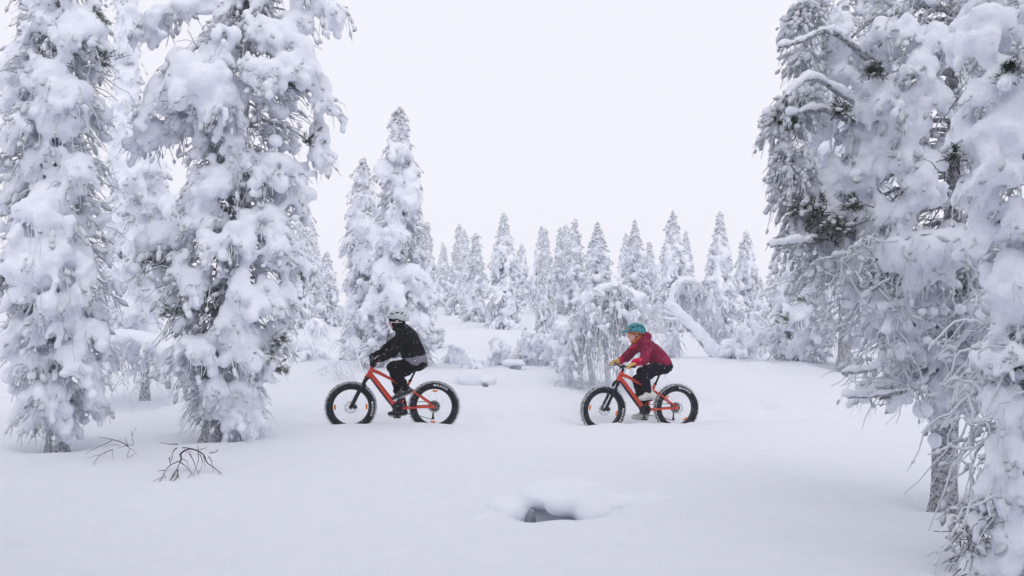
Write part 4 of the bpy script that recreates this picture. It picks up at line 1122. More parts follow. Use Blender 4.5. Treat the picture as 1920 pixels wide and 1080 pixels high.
BB = (0.50, 0.345)
def make_bike(loc, rz, steer, crank_a, refs, texts, label, lean=0.0):
    """local axes: x forward, y to the rider's left, z up; rear axle at x = 0"""
    B = empty('fat_bike', loc, rz); B.rotation_euler = (lean, 0, rz)
    # steering axis
    H0, H1 = np.array([0.945, 0, 0.815]), np.array([0.888, 0, 0.928])
    g = Geo()
    polytube([(0.952, 0, 0.800), (0.885, 0, 0.936)], [0.033, 0.030], 14, g)
    polytube([(0.925, 0, 0.845), (0.80, 0, 0.690), (0.655, 0, 0.500), (0.575, 0, 0.405)], [0.036, 0.036, 0.038, 0.044], 12, g, 6)
    polytube([(0.900, 0, 0.892), (0.80, 0, 0.858), (0.69, 0, 0.800), (0.58, 0, 0.742), (0.47, 0, 0.688), (0.375, 0, 0.660)], [0.030, 0.026, 0.022, 0.020, 0.018, 0.018], 12, g, 6)
    polytube([(0.345, 0, 0.745), (0.385, 0, 0.650), (0.44, 0, 0.50), (0.485, 0, 0.40)], [0.020, 0.021, 0.024, 0.028], 12, g, 5)
    for y in (1, -1):
        polytube([(0.395, 0.018 * y, 0.645), (0.32, 0.05 * y, 0.605), (0.15, 0.072 * y, 0.480), (0.005, 0.070 * y, 0.372)], [0.013, 0.012, 0.0115, 0.013], 8, g, 6)
        polytube([(0.47, 0.035 * y, 0.345), (0.38, 0.062 * y, 0.352), (0.20, 0.075 * y, 0.362), (-0.005, 0.070 * y, 0.368)], [0.018, 0.014, 0.013, 0.015], 8, g, 6)
        polytube([(0.02, 0.070 * y, 0.352), (0.0, 0.070 * y, 0.385)], [0.017, 0.019], 8, g)
    add_obj('frame', g.mesh('frame', M['paint']), B)
    g = Geo()
    polytube([(0.908, 0, 0.800), (0.80, 0, 0.655), (0.655, 0, 0.462), (0.595, 0, 0.385)], [0.026, 0.030, 0.030, 0.026], 10, g, 6)
    add_obj('battery_cover', g.mesh('battery_cover', M['blackp']), B)
    g = blobs_geo([(BB[0] + .015, 0, BB[1] + .005), (BB[0] + .06, 0, BB[1] + .035), (BB[0] - .02, 0, BB[1] + .03), (BB[0] + .05, 0, BB[1] - .035), (BB[0] - 0.02, 0, BB[1] - 0.02)], [(0.085, 0.065, 0.075), (0.06, .06, .055), (0.06, .055, .05), (0.055, .055, .04), (0.05, .055, .05)], 3, np.random.default_rng(1), 0)
    mo = add_obj('motor', remesh(g, 0.008, M['blackp'], 'motor', 3), B)
    add_obj('motor_cap', ring(0, [(0.04, 0.062), (0.045, 0.068), (0.03, 0.074), (0.001, 0.074), (0.001, 0.062)], 24).mesh('motor_cap', M['black']), mo, (BB[0], 0, BB[1] + .01))
    # seat post and saddle
    g = Geo(); polytube([(0.352, 0, 0.72), (0.252, 0, 0.925)], [0.0155, 0.0155], 10, g); polytube([(0.350, 0, 0.728), (0.340, 0, 0.752)], [0.024, 0.024], 10, g)
    add_obj('seat_post', g.mesh('seat_post', M['black']), B)
    g = blobs_geo([(0.15, 0.05, 0.955), (0.15, -0.05, 0.955), (0.20, 0, 0.95), (0.28, 0, 0.95), (0.35, 0, 0.945), (0.14, 0, 0.955)], [(0.075, 0.06, 0.025), (0.075, 0.06, 0.025), (0.09, 0.055, 0.024), (0.08, 0.035, 0.022), (0.06, 0.022, 0.018), (.07, .06, .02)], 3, np.random.default_rng(2), 0)
    add_obj('saddle', remesh(g, 0.008, M['blackp'], 'saddle', 3), B)
    # front assembly, turned by the steering angle about the steering axis
    ax = Vector(H1 - H0).normalized(); Ms = Matrix.Translation(Vector(H0)) @ Matrix.Rotation(steer, 4, ax) @ Matrix.Translation(-Vector(H0))
    def front(name, me, parent=None):
        o = add_obj(name, me, parent or B)
        if parent is None: o.matrix_local = Ms
        return o
    AX = np.array([1.193, 0, 0.367])
    g = Geo(); polytube([(0.952, 0, 0.800), (0.965, 0, 0.775)], [0.036, 0.040], 12, g)
    for y in (1, -1):
        polytube([(0.965, 0.02 * y, 0.785), (0.972, 0.066 * y, 0.772), (1.000, 0.072 * y, 0.725)], [0.022, 0.024, 0.021], 10, g, 4)
        polytube([(0.985, 0.072 * y, 0.755), (1.060, 0.072 * y, 0.612)], [0.018, 0.018], 10, g)
        polytube([(1.045, 0.072 * y, 0.655), (1.06, 0.072 * y, 0.618), (1.185, 0.072 * y, 0.380), AX + np.array([0, 0.072 * y, 0])], [0.021, 0.024, 0.020, 0.022], 10, g)
    polytube([(1.052, 0.072, 0.642), (1.000, 0.06, 0.668), (0.985, 0, 0.682), (1.000, -0.06, 0.668), (1.052, -0.072, 0.642)], [0.016, 0.014, 0.014, 0.014, 0.016], 8, g, 5)
    fk = front('fork', g.mesh('fork', M['black']))
    V, Q = box((1.135, 0.060, 0.375), (0.06, 0.03, 0.045), roty(0.3)); g = Geo(); g.add(V, Q=Q); polytube([(1.12, 0.06, 0.40), (1.17, 0.07, 0.37)], [0.014, 0.012], 8, g)
    add_obj('brake_caliper', g.mesh('brake_caliper', M['blackp']), fk)
    g = Geo(); polytube([(0.888, 0, 0.93), (0.868, 0, 0.985), (0.885, 0, 1.005), (0.915, 0, 1.012)], [0.021, 0.020, 0.021, 0.021], 10, g, 4)
    front('stem', g.mesh('stem', M['black']))
    barp = [(0.845, 0.385, 1.035), (0.875, 0.22, 1.032), (0.905, 0.09, 1.022), (0.915, 0, 1.014), (0.905, -0.09, 1.022), (0.875, -0.22, 1.032), (0.845, -0.385, 1.035)]
    g = Geo(); polytube(barp, [0.011, 0.0125, 0.015, 0.0155, 0.015, 0.0125, 0.011], 10, g, 5)
    hb = front('handlebar', g.mesh('handlebar', M['black']))
    for y in (1, -1):
        g = Geo(); polytube([(0.846, 0.388 * y, 1.036), (0.868, 0.265 * y, 1.034)], [0.0165, 0.0165], 12, g); add_obj('grip', g.mesh('grip', M['blackp']), hb)
        g = Geo(); polytube([(0.885, 0.22 * y, 1.03), (0.925, 0.25 * y, 1.01), (0.918, 0.345 * y, 1.008)], [0.010, 0.007, 0.0055], 8, g, 4); add_obj('brake_lever', g.mesh('brake_lever', M['blackp']), hb)
    g = Geo()
    polytube([(0.915, 0.22, 1.02), (0.985, 0.12, 0.99), (1.01, 0.05, 0.92), (0.98, 0.03, 0.84), (1.02, 0.06, 0.70), (1.10, 0.085, 0.5), (1.15, 0.07, 0.40)], 0.0028, 6, g, 6)
    polytube([(0.915, -0.22, 1.02), (0.985, -0.08, 1.0), (0.99, 0.0, 0.95), (0.93, 0.04, 0.86)], 0.0028, 6, g, 6)
    front('brake_hose', g.mesh('brake_hose', M['blackp']))
    V, Q = box((0.905, 0.07, 1.045), (0.045, 0.06, 0.012), roty(-0.5)); g = Geo(); g.add(V, Q=Q); front('display', g.mesh('display', M['blackp'], False))
    fw = make_wheel(B, 'front_wheel', (0, 0, 0), 0, refs[0], texts[0], False)
    fw.matrix_local = Ms @ Matrix.Translation(Vector(AX))
    make_wheel(B, 'rear_wheel', (0, 0, 0.367), 0, refs[1], texts[1], True)
    # cranks and pedals
    out = {}
    for y, a in ((1, crank_a), (-1, crank_a + math.pi)):
        e = np.array([BB[0] + 0.165 * math.cos(a), 0.118 * y, BB[1] + 0.165 * math.sin(a)])
        g = Geo(); polytube([(BB[0], 0.085 * y, BB[1]), (BB[0] + 0.05 * math.cos(a), 0.105 * y, BB[1] + 0.05 * math.sin(a)), e], [0.017, 0.013, 0.012], 8, g)
        cr = add_obj('crank', g.mesh('crank', M['black']), B)
        V, Q = box(e + np.array([0, 0.055 * y, 0]), (0.10, 0.10, 0.018)); g = Geo(); g.add(V, Q=Q); polytube([e, e + np.array([0, 0.1 * y, 0])], 0.008, 8, g)
        for sx_ in (-.045, -.02, .02, .045):
            polytube([e + np.array([sx_, 0.055 * y + 0.03, -.014]), e + np.array([sx_, 0.055 * y + 0.03, .014])], 0.003, 5, g)
        add_obj('pedal', g.mesh('pedal', M['blackp'], False), cr)
        out[y] = e + np.array([0, 0.055 * y, 0])
    # drive on the far side
    g = ring(0, [(0.075, -0.083), (0.075, -0.079), (0.06, -0.079), (0.06, -0.083)], 36)
    add_obj('chainring', g.mesh('chainring', M['black']), B, (BB[0], 0, BB[1]))
    g = Geo()
    polytube([(BB[0], -0.08, BB[1] + 0.074), (0.25, -0.072, BB[1] + 0.078), (0.0, -0.055, 0.367 + 0.06)], 0.005, 5, g)
    polytube([(BB[0], -0.08, BB[1] - 0.074), (0.2, -0.072, 0.215), (0.03, -0.06, 0.165)], 0.005, 5, g)
    add_obj('chain', g.mesh('chain', M['black']), B)
    g = Geo(); polytube([(-0.01, -0.075, 0.35), (0.005, -0.082, 0.30), (0.012, -0.08, 0.285)], [0.016, 0.022, 0.02], 8, g); polytube([(0.012, -0.075, 0.29), (0.02, -0.07, 0.22), (0.02, -0.066, 0.17)], [0.012, 0.012, 0.026], 8, g)
    add_obj('derailleur', g.mesh('derailleur', M['blackp']), B)
    V, Q = box((0.045, 0.062, 0.415), (0.055, 0.03, 0.04), roty(0.6)); g = Geo(); g.add(V, Q=Q); add_obj('brake_caliper', g.mesh('brake_caliper', M['blackp']), B)
    tag(B, label, 'bicycle', 'orange-red fat bikes on the trail')
    return B, out, Ms

# pixel-read places: rear axle of each bicycle and its heading
def bike_at(px, py, d, theta):
    p_ = P(px, py, d); return (p_[0], p_[1], p_[2] - 0.367)
TH1, TH2 = R(3), R(14)
L1 = bike_at(814.3, 761.5, 14.40, TH1); L2 = bike_at(1268, 764.5, 15.45, TH2)
UP = math.pi / 2
bike1, ped1, Ms1 = make_bike(L1, math.pi + TH1, R(7), R(105), ((0, math.pi), (UP + .05, -UP + .08)), (R(185), R(108)), 'orange-red fat bike in front, ridden by the person in black', R(-3.5))
bike2, ped2, Ms2 = make_bike(L2, math.pi + TH2, R(4), R(80), ((R(10), R(196)), (R(45), R(-128))), (R(197), R(114)), 'orange-red fat bike behind, ridden by the person in maroon')

# ------------------------------------------------------------------ riders
def chain(g, pts, rad, sy=1.0, step=0.25):
    """closed lumps along a line: a tapered, rounded limb for the skin"""
    pts = np.asarray(pts, float); rad = np.asarray(rad, float)
    V, T = ico(2)
    for i in range(len(pts) - 1):
        L = np.linalg.norm(pts[i + 1] - pts[i]); n = max(2, int(L / (step * min(rad[i], rad[i + 1]))) + 1)
        for t in np.linspace(0, 1, n):
            r_ = rad[i] * (1 - t) + rad[i + 1] * t
            g.add(V * np.array([r_, r_ * sy, r_]) + pts[i] * (1 - t) + pts[i + 1] * t, T=T)
def lump(g, c, rad, rot=None, sub=3):
    V, T = ico(sub); V = V * np.array(rad)
    if rot is not None: V = V @ np.array(rot).T
    g.add(V + np.array(c), T=T)

M['jacket1'] = dusted('black_jacket', (0.004, 0.004, 0.007), 0.055, 0.75, 40, 0.3, 0.6, 14)
M['hem1'] = dusted('grey_jacket_hem', (0.13, 0.13, 0.16), 0.16, 0.8, 40, 0.35, 0.6, 16)
M['trouser1'] = dusted('black_trousers', (0.004, 0.004, 0.006), 0.05, 0.8, 40, 0.3, 0.6, 12)
M['boot1'] = dusted('grey_boot', (0.045, 0.047, 0.055), 0.12, 0.8, 50)
M['sole'] = plain('pale_sole', (0.5, 0.5, 0.52), 0.8, 0.2, 0.2)
M['glove1'] = dusted('black_glove', (0.006, 0.006, 0.009), 0.06, 0.8)
M['helmet1'] = plain('grey_helmet', (0.50, 0.53, 0.56), 0.45, 0.4, 0.1, 15)
M['black_cloth'] = plain('black_knit', (0.008, 0.008, 0.012), 0.9, 0.1, 0.3)
M['skin'] = plain('skin', (0.62, 0.36, 0.29), 0.55, 0.3, 0.08, 30)
M['jacket2'] = dusted('maroon_jacket', (0.215, 0.012, 0.050), 0.06, 0.7, 40, 0.25, 0.7, 13)
M['cuff2'] = dusted('crimson_cuff', (0.50, 0.012, 0.060), 0.06, 0.7, 46)
M['trouser2'] = dusted('dark_plum_trousers', (0.009, 0.006, 0.016), 0.05, 0.8, 40, 0.3, 0.6, 12)
M['shoe2'] = plain('white_shoe', (0.60, 0.59, 0.55), 0.7, 0.2, 0.12, 30, bmp=0.4)
M['glove2'] = plain('tan_leather_glove', (0.56, 0.36, 0.14), 0.75, 0.2, 0.2, 25, bmp=0.4)
M['helmet2'] = plain('teal_helmet', (0.015, 0.19, 0.23), 0.35, 0.5, 0.12, 15)
M['beanie2'] = plain('orange_balaclava', (0.46, 0.135, 0.035), 0.9, 0.1, 0.2)
M['strap'] = plain('strap', (0.03, 0.025, 0.025), 0.8, 0.2, 0.2)
M['lens'] = plain('pale_goggle_strap', (0.7, 0.7, 0.72), 0.5, 0.3, 0.1)

def add_hem(m, grey):
    """grey panel round the bottom of the jacket"""
    t = m.node_tree; p = t.nodes['Principled BSDF']
    src = p.inputs['Base Color'].links[0].from_socket
    tc = t.nodes.new('ShaderNodeTexCoord'); sp = t.nodes.new('ShaderNodeSeparateXYZ'); lk(t, tc.outputs['Object'], sp.inputs[0])
    h = mathn(t, 'ADD', sp.outputs[2], mathn(t, 'MULTIPLY', nz(t, 14, 3), 0.05))
    k = mathn(t, 'LESS_THAN', mathn(t, 'ADD', h, mathn(t, 'MULTIPLY', sp.outputs[0], 0.15)), 1.165)
    g = ramp(t, nz(t, 40, 4, 0.7), [(0.35, grey), (0.62, tuple(x * 2.6 for x in grey))])
    lk(t, mixc(t, k, src, g), p.inputs['Base Color'])
add_hem(M['jacket1'], (0.10, 0.10, 0.125))
def make_rider(bike, ped, Ms, J, mats, label, style):
    """J: joints in bicycle coordinates. The person is a thing of their own, standing at the bicycle's place."""
    loc = bike.location.copy(); rz = bike.rotation_euler[2]
    a = lambda p_: np.asarray(p_, float)
    grip = {y: np.array(Ms @ Vector((0.857, 0.325 * y, 1.035))) for y in (1, -1)}
    # ---- continuous body
    g = Geo()
    hd = a(J['head']); tl = J['head_tilt']; Rm = roty(tl)
    hs = J['hs']; hp = lambda v: hd + Rm @ a(v) * hs
    lump(g, hp((-0.012, 0, 0.028)), a((0.098, 0.076, 0.088)) * hs, Rm)
    lump(g, hp((0.022, 0, -0.030)), a((0.066, 0.064, 0.088)) * hs, Rm)
    lump(g, hp((0.050, 0, -0.092)), a((0.032, 0.034, 0.026)) * hs, Rm)
    chain(g, [hp((0.084, 0, 0.012)), hp((0.104, 0, -0.030))], [0.009, 0.0155])
    lump(g, hp((0.076, 0, 0.030)), a((0.018, 0.048, 0.012)) * hs, Rm)
    lump(g, hp((0.080, 0, -0.058)), a((0.014, 0.026, 0.008)) * hs, Rm); lump(g, hp((0.077, 0, -0.072)), a((0.013, 0.022, 0.008)) * hs, Rm)
    for y in (1, -1):
        lump(g, hp((0.066, 0.036 * y, -0.024)), a((0.020, 0.020, 0.022)) * hs, Rm)
        lump(g, hp((-0.004, 0.074 * y, -0.012)), a((0.018, 0.010, 0.030)) * hs, Rm)
        lump(g, hp((0.076, 0.032 * y, 0.012)), a((0.010, 0.014, 0.010)) * hs, Rm)
    sp = J['spine']
    chain(g, [hp((-0.022, 0, -0.05)), a(sp[-1][0]) + a((0.0, 0, 0.02)), a(sp[-2][0])], [0.056, 0.058, 0.08])
    for p0, p1 in zip(sp[:-1], sp[1:]):
        for t in np.linspace(0, 1, 5):
            lump(g, a(p0[0]) * (1 - t) + a(p1[0]) * t, (a(p0[1]) * (1 - t) + a(p1[1]) * t) * 0.82, sub=2)
    for y in (1, -1):
        sh, el, wr = a(J['sh'][y]), a(J['el'][y]), a(J['wr'][y])
        chain(g, [sh, el, wr, wr * 0.4 + grip[y] * 0.6], [0.052, 0.040, 0.028, 0.03])
        hp_, kn, an = a(J['hip'][y]), a(J['kn'][y]), a(J['an'][y])
        chain(g, [hp_, kn, an], [0.080, 0.055, 0.036])
        chain(g, [an, a(J['ball'][y])], [0.036, 0.028])
    body = remesh(g, 0.013, M['skin'], 'person', 1)
    root = add_obj('person', body, None, loc); root.rotation_euler = bike.rotation_euler
    # ---- jacket
    g = Geo()
    for p0, p1 in zip(sp[:-1], sp[1:]):
        for t in np.linspace(0, 1, 6):
            lump(g, a(p0[0]) * (1 - t) + a(p1[0]) * t, a(p0[1]) * (1 - t) + a(p1[1]) * t, sub=2)
    for y in (1, -1):
        sh, el, wr = a(J['sh'][y]), a(J['el'][y]), a(J['wr'][y])
        ra = J['arm_r']
        chain(g, [a(sp[-2][0]) * 0.5 + sh * 0.5, sh, sh * .5 + el * .5, el, el * .5 + wr * .5, wr], [ra[0] * 1.05, ra[0], ra[0] * .9, ra[1], ra[1] * .85, ra[2]])
        rj = np.random.default_rng(3 if y > 0 else 9)
        for k in range(7):     # creases
            t = rj.uniform(0.1, 0.95); q = (sh * (1 - t) + el * t) if k % 2 else (el * (1 - t) + wr * t)
            lump(g, q + rj.normal(0, 0.02, 3), (0.030, ra[1] * 0.9, 0.022), sub=2)
    if style == 'hood':
        hb = a((0.505, 0, 1.465))
        lump(g, hb, (0.095, 0.135, 0.075), roty(0.5)); lump(g, hb + a((0.05, 0.085, -0.02)), (0.06, 0.045, 0.05)); lump(g, hb + a((0.05, -0.085, -0.02)), (0.06, 0.045, 0.05)); lump(g, hb + a((-0.03, 0, 0.015)), (0.05, 0.1, 0.045))
        lump(g, hp((0.02, 0, -0.155)), (0.07, 0.075, 0.035), roty(0.4))
    else:
        lump(g, hp((-0.04, 0, -0.135)), (0.085, 0.09, 0.045), roty(0.35))
    add_obj('jacket', remesh(g, 0.013, M[mats['jacket']], 'jacket', 2, ((0.07, 0.022), (0.16, 0.02))), root)
    for c, rad, rot in J.get('hem', []):
        g = Geo(); lump(g, c, rad, roty(rot)); lump(g, a(c) + a((0.05, 0, -0.01)), a(rad) * 0.9, roty(rot))
        add_obj('jacket_hem', remesh(g, 0.011, M[mats['hem']], 'jacket_hem', 1, ((0.06, 0.015),)), root)
    if mats.get('cuff'):
        for y in (1, -1):
            el, wr = a(J['el'][y]), a(J['wr'][y]); dv = (wr - el) / np.linalg.norm(wr - el)
            g = Geo(); chain(g, [wr - dv * 0.055, wr + dv * 0.03], [J['arm_r'][2] * 1.16, J['arm_r'][2] * 1.08])
            add_obj('cuff', remesh(g, 0.009, M[mats['cuff']], 'cuff', 1, ((0.05, 0.01),)), root)
        g = Geo(); lump(g, hp((0.035, 0, -0.165)), (0.065, 0.07, 0.03), roty(0.5))
        add_obj('collar', g.mesh('collar', M[mats['cuff']]), root)
    # ---- trousers
    g = Geo(); lr = J['leg_r']
    lump(g, J['seat'][0], J['seat'][1])
    for y in (1, -1):
        h_, k_, n_ = a(J['hip'][y]), a(J['kn'][y]), a(J['an'][y])
        up = k_ + (n_ - k_) * 0.93
        chain(g, [h_, h_ * .5 + k_ * .5, k_, k_ * .55 + up * .45, up], [lr[0], lr[0] * .92, lr[1], lr[1] * .92, lr[2]], 1.0)
        rj = np.random.default_rng(5 if y > 0 else 6)
        for k in range(6):
            t = rj.uniform(0.05, 0.9); q = k_ * (1 - t) + up * t
            lump(g, q + rj.normal(0, 0.015, 3), (lr[2] * 1.15, lr[2] * 1.1, 0.022), sub=2)
    add_obj('trousers', remesh(g, 0.013, M[mats['trousers']], 'trousers', 2, ((0.08, 0.022), (0.16, 0.02))), root)
    # ---- boots, built on the pedals
    for y in (1, -1):
        an, ball, heel, toe = a(J['an'][y]), a(J['ball'][y]), a(J['heel'][y]), a(J['toe'][y])
        g = Geo()
        chain(g, [an + (a(J['kn'][y]) - an) * 0.14, an * .6 + heel * .4], [J['boot'] * 1.0, J['boot'] * 0.95])
        chain(g, [heel, an * 0.35 + ball * 0.65, ball, toe], [J['boot'] * .78, J['boot'] * .88, J['boot'] * .74, J['boot'] * .55], 1.0)
        bt = add_obj('boot', remesh(g, 0.009, M[mats['boot']], 'boot', 2, ((0.04, 0.012),)), root)
        dv = (toe - heel); dv /= np.linalg.norm(dv); nn = np.array([-dv[2], 0, dv[0]]); nn = nn if nn[2] > 0 else -nn
        g = Geo()
        pts = [heel - nn * J['boot'] * 0.72, ball - nn * J['boot'] * 0.74, toe - nn * J['boot'] * 0.48]
        for p0, p1, s0, s1 in ((pts[0], pts[1], 0.040, 0.046), (pts[1], pts[2], 0.046, 0.034)):
            for t in np.linspace(0, 1, 8):
                lump(g, p0 * (1 - t) + p1 * t, ((s0 * (1 - t) + s1 * t) * .9, s0 * (1 - t) + s1 * t, 0.014), roty(-math.atan2(dv[2], dv[0])), 2)
        add_obj('sole', remesh(g, 0.008, M[mats['sole']], 'sole', 1), bt)
    # ---- gloves: palm over the grip, four fingers curled round it, thumb below
    for y in (1, -1):
        wr, gp_ = a(J['wr'][y]), grip[y]
        g = Geo()
        kn_ = gp_ + a((0.030, 0, 0.030)); back = wr - gp_; back /= np.linalg.norm(back)
        s_ = J['glove']
        chain(g, [wr + back * 0.01, gp_ + back * 0.055 + a((0, 0, 0.02))], [0.036 * s_, 0.036 * s_])
        for k in (-1.5, -0.5, 0.5, 1.5):
            chain(g, [gp_ + back * 0.05 + a((0, k * 0.019 * s_, 0.018)), kn_ + a((0, k * 0.022 * s_, 0.004))], [0.021 * s_, 0.0175 * s_])
            o = a((0, k * 0.023 * s_, 0)); e = 0.008 * (1.5 - abs(k))
            f = 0.013 * s_
            if style == 'hood':    # straight, stiff mittened fingers resting over the lever
                chain(g, [kn_ + o, gp_ + o + a((0.068 + e, 0, 0.012)), gp_ + o + a((0.080 + e, 0, -0.018))], [f * 1.15, f, f * .85])
            else:
                chain(g, [kn_ + o, gp_ + o + a((0.050 + e, 0, 0.004)), gp_ + o + a((0.036 + e, 0, -0.030)), gp_ + o + a((0.004, 0, -0.034))], [f * 1.15, f, f * .95, f * .85])
        chain(g, [gp_ + back * 0.045 + a((0, -y * 0.036 * s_, 0.0)), gp_ + a((0.012, -y * 0.056 * s_, -0.010)), gp_ + a((0.036, -y * 0.050 * s_, -0.026))], [0.018 * s_, 0.014 * s_, 0.011 * s_])
        add_obj('glove', remesh(g, 0.0055, M[mats['glove']], 'glove', 2), root)
    # ---- head wear
    g = Geo()
    lump(g, hp((-0.014, 0, 0.020)), a((0.103, 0.082, 0.094)) * hs, Rm); lump(g, hp((-0.030, 0, -0.045)), a((0.078, 0.076, 0.078)) * hs, Rm)
    lump(g, hp((0.012, 0, -0.085)), a((0.065, 0.066, 0.040)) * hs, Rm @ roty(0.5)); chain(g, [hp((-0.03, 0, -0.08)), hp((-0.03, 0, -0.14))], [0.070, 0.074])
    if style == 'hood':
        lump(g, hp((0.030, 0, 0.028)), a((0.070, 0.075, 0.030)) * hs, Rm)
    else:
        lump(g, hp((0.030, 0, 0.020)), a((0.077, 0.077, 0.034)) * hs, Rm); lump(g, hp((0.02, 0, -0.04)), a((0.064, 0.074, 0.06)) * hs, Rm)
    add_obj('balaclava', remesh(g, 0.008, M[mats['bala']], 'balaclava', 2), root)
    if style != 'hood':
        g = Geo()
        th = np.linspace(-2.1, 2.1, 26)
        pts = np.array([hp((-0.012 + 0.110 * math.cos(q), 0.086 * math.sin(q), -0.008 - 0.012 * (1 - math.cos(q)))) for q in th])
        polytube(pts, 0.0055, 6, g); add_obj('goggle_strap', g.mesh('goggle_strap', M['lens']), root)
        g = Geo(); lump(g, hp((0.076, 0, 0.008)), a((0.026, 0.068, 0.026)) * hs, Rm); add_obj('goggles', remesh(g, 0.006, M['black_cloth'], 'goggles', 1), root)
    else:
        for y in (1, -1):
            g = Geo(); polytube([hp((0.012, 0.085 * y, 0.03)), hp((0.02, 0.080 * y, -0.045)), hp((0.035, 0.045 * y, -0.108))], 0.0045, 6, g, 4)
            polytube([hp((-0.07, 0.080 * y, 0.01)), hp((-0.01, 0.083 * y, -0.03)), hp((0.02, 0.080 * y, -0.055))], 0.0045, 6, g, 4)
            add_obj('chin_strap', g.mesh('chin_strap', M['strap']), root)
    # helmet shell: lat-long dome, lower at the back and over the ears
    nu, nv = 40, 12
    V, Q = [], []
    for layer, k in ((0, 1.0), (1, 0.90)):
        for j in range(nv + 1):
            for i in range(nu):
                ph = 2 * math.pi * i / nu
                low = 0.012 - 0.062 * max(0, -math.cos(ph)) ** 0.8 - 0.018 * math.exp(-((abs(math.sin(ph)) - 1) / 0.25) ** 2)
                el0 = math.asin(max(-0.9, min(0.9, low / 0.105)))
                el = math.pi / 2 - (math.pi / 2 - el0) * j / nv
                rad = 1.0 + 0.018 * math.cos(8 * ph) * math.sin(2 * el)
                v = a((0.146 * math.cos(el) * math.cos(ph) * rad - 0.016, 0.108 * math.cos(el) * math.sin(ph) * rad, 0.116 * math.sin(el) * rad)) * k
                V.append(hp(v + a((-0.004, 0, 0.030))))
    nL = (nv + 1) * nu
    for layer in (0, 1):
        for j in range(nv):
            for i in range(nu):
                i2 = (i + 1) % nu; b0 = layer * nL
                q = [b0 + j * nu + i, b0 + j * nu + i2, b0 + (j + 1) * nu + i2, b0 + (j + 1) * nu + i]
                Q.append(q if layer else q[::-1])
    for i in range(nu):
        i2 = (i + 1) % nu; Q.append([nv * nu + i, nv * nu + i2, nL + nv * nu + i2, nL + nv * nu + i][::-1])
    g = Geo(); g.add(V, Q=np.array(Q))
    hl = add_obj('helmet', g.mesh('helmet', M[mats['helmet']]), root)
    # visor
    V = []; n1, n2 = 15, 5
    for k in (0, -0.006):
        for j in range(n2):
            for i in range(n1):
                ph = -1.05 + 2.1 * i / (n1 - 1); t = j / (n2 - 1)
                x = (0.110 + t * (0.105 * math.cos(ph * 0.9))) * math.cos(ph * 0.55); y = 0.098 * math.sin(ph) * (1 - 0.12 * t)
                V.append(hp((x - 0.014 , y, 0.062 + 0.020 * math.cos(ph) - t * J['visor'] + k)))
    Q = []
    for l in (0, 1):
        for j in range(n2 - 1):
            for i in range(n1 - 1):
                b0 = l * n1 * n2; q = [b0 + j * n1 + i, b0 + j * n1 + i + 1, b0 + (j + 1) * n1 + i + 1, b0 + (j + 1) * n1 + i]; Q.append(q if l == 0 else q[::-1])
    for i in range(n1 - 1):
        for j in (0, n2 - 1):
            Q.append([j * n1 + i, j * n1 + i + 1, n1 * n2 + j * n1 + i + 1, n1 * n2 + j * n1 + i])
    g = Geo(); g.add(V, Q=np.array(Q)); add_obj('visor', g.mesh('visor', M[mats['visor']]), hl)
    # vents
    for y in (1, -1):
        for (x, yy, z, l, ro) in J['vents']:
            add_obj('vent', ellip(hp((x, yy * y, z)), (l, 0.012, 0.009), 2, Rm @ roty(ro)).mesh('vent', M['black_cloth']), hl)
        if style == 'hood':
            add_obj('vent', ellip(hp((0.098, 0.046 * y, 0.078)), (0.026, 0.016, 0.014), 2, Rm @ roty(0.35)).mesh('vent', M['beanie2']), hl)
    if style == 'hood':
        g = Geo(); th = np.linspace(0, 2 * np.pi, 40)
        pts = np.array([hp((-0.020 + 0.136 * math.cos(q), 0.104 * math.sin(q), 0.036 - 0.062 * max(0, -math.cos(q)) ** 0.8 - 0.018 * math.exp(-((abs(math.sin(q)) - 1) / 0.25) ** 2))) for q in th])
        polytube(pts, 0.007, 6, g); add_obj('helmet_rim', g.mesh('helmet_rim', M['beanie2']), hl)
    tag(root, label, 'person')
    return root

VENT = [(-0.075, 0.085, 0.085, 0.030, 0.6), (-0.105, 0.075, 0.050, 0.028, 0.5), (-0.115, 0.065, 0.015, 0.022, 0.4), (-0.02, 0.088, 0.102, 0.034, 0.1), (0.045, 0.080, 0.095, 0.028, -0.3)]
f1 = {1: ped1[1], -1: ped1[-1]}
J1 = dict(head=(0.535, 0, 1.607), head_tilt=0.10, hs=1.13,
    spine=[((0.275, 0, 1.035), (0.190, 0.232, 0.12)), ((0.31, 0, 1.15), (0.184, 0.205, 0.12)), ((0.355, 0, 1.28), (0.178, 0.195, 0.12)), ((0.395, 0, 1.39), (0.165, 0.205, 0.105)), ((0.44, 0, 1.475), (0.118, 0.145, 0.08))],
    sh={1: (0.40, 0.185, 1.405), -1: (0.42, -0.185, 1.405)}, el={1: (0.575, 0.265, 1.165), -1: (0.645, -0.30, 1.225)}, wr={1: (0.755, 0.305, 1.080), -1: (0.795, -0.31, 1.115)}, arm_r=(0.086, 0.068, 0.050),
    hip={1: (0.235, 0.092, 0.995), -1: (0.235, -0.092, 0.995)}, kn={1: (0.595, 0.145, 0.950), -1: (0.565, -0.135, 0.800)}, an={1: (0.400, 0.150, 0.640), -1: (0.460, -0.165, 0.325)},
    leg_r=(0.112, 0.082, 0.062), seat=((0.225, 0, 0.99), (0.130, 0.165, 0.095)),
    hem=[], boot=0.058, glove=1.12, visor=0.012, vents=VENT,
    ball={1: (0.495, 0.165, 0.553), -1: (0.555, -0.172, 0.240)}, heel={1: (0.345, 0.155, 0.618), -1: (0.430, -0.172, 0.262)}, toe={1: (0.575, 0.165, 0.510), -1: (0.650, -0.172, 0.240)})
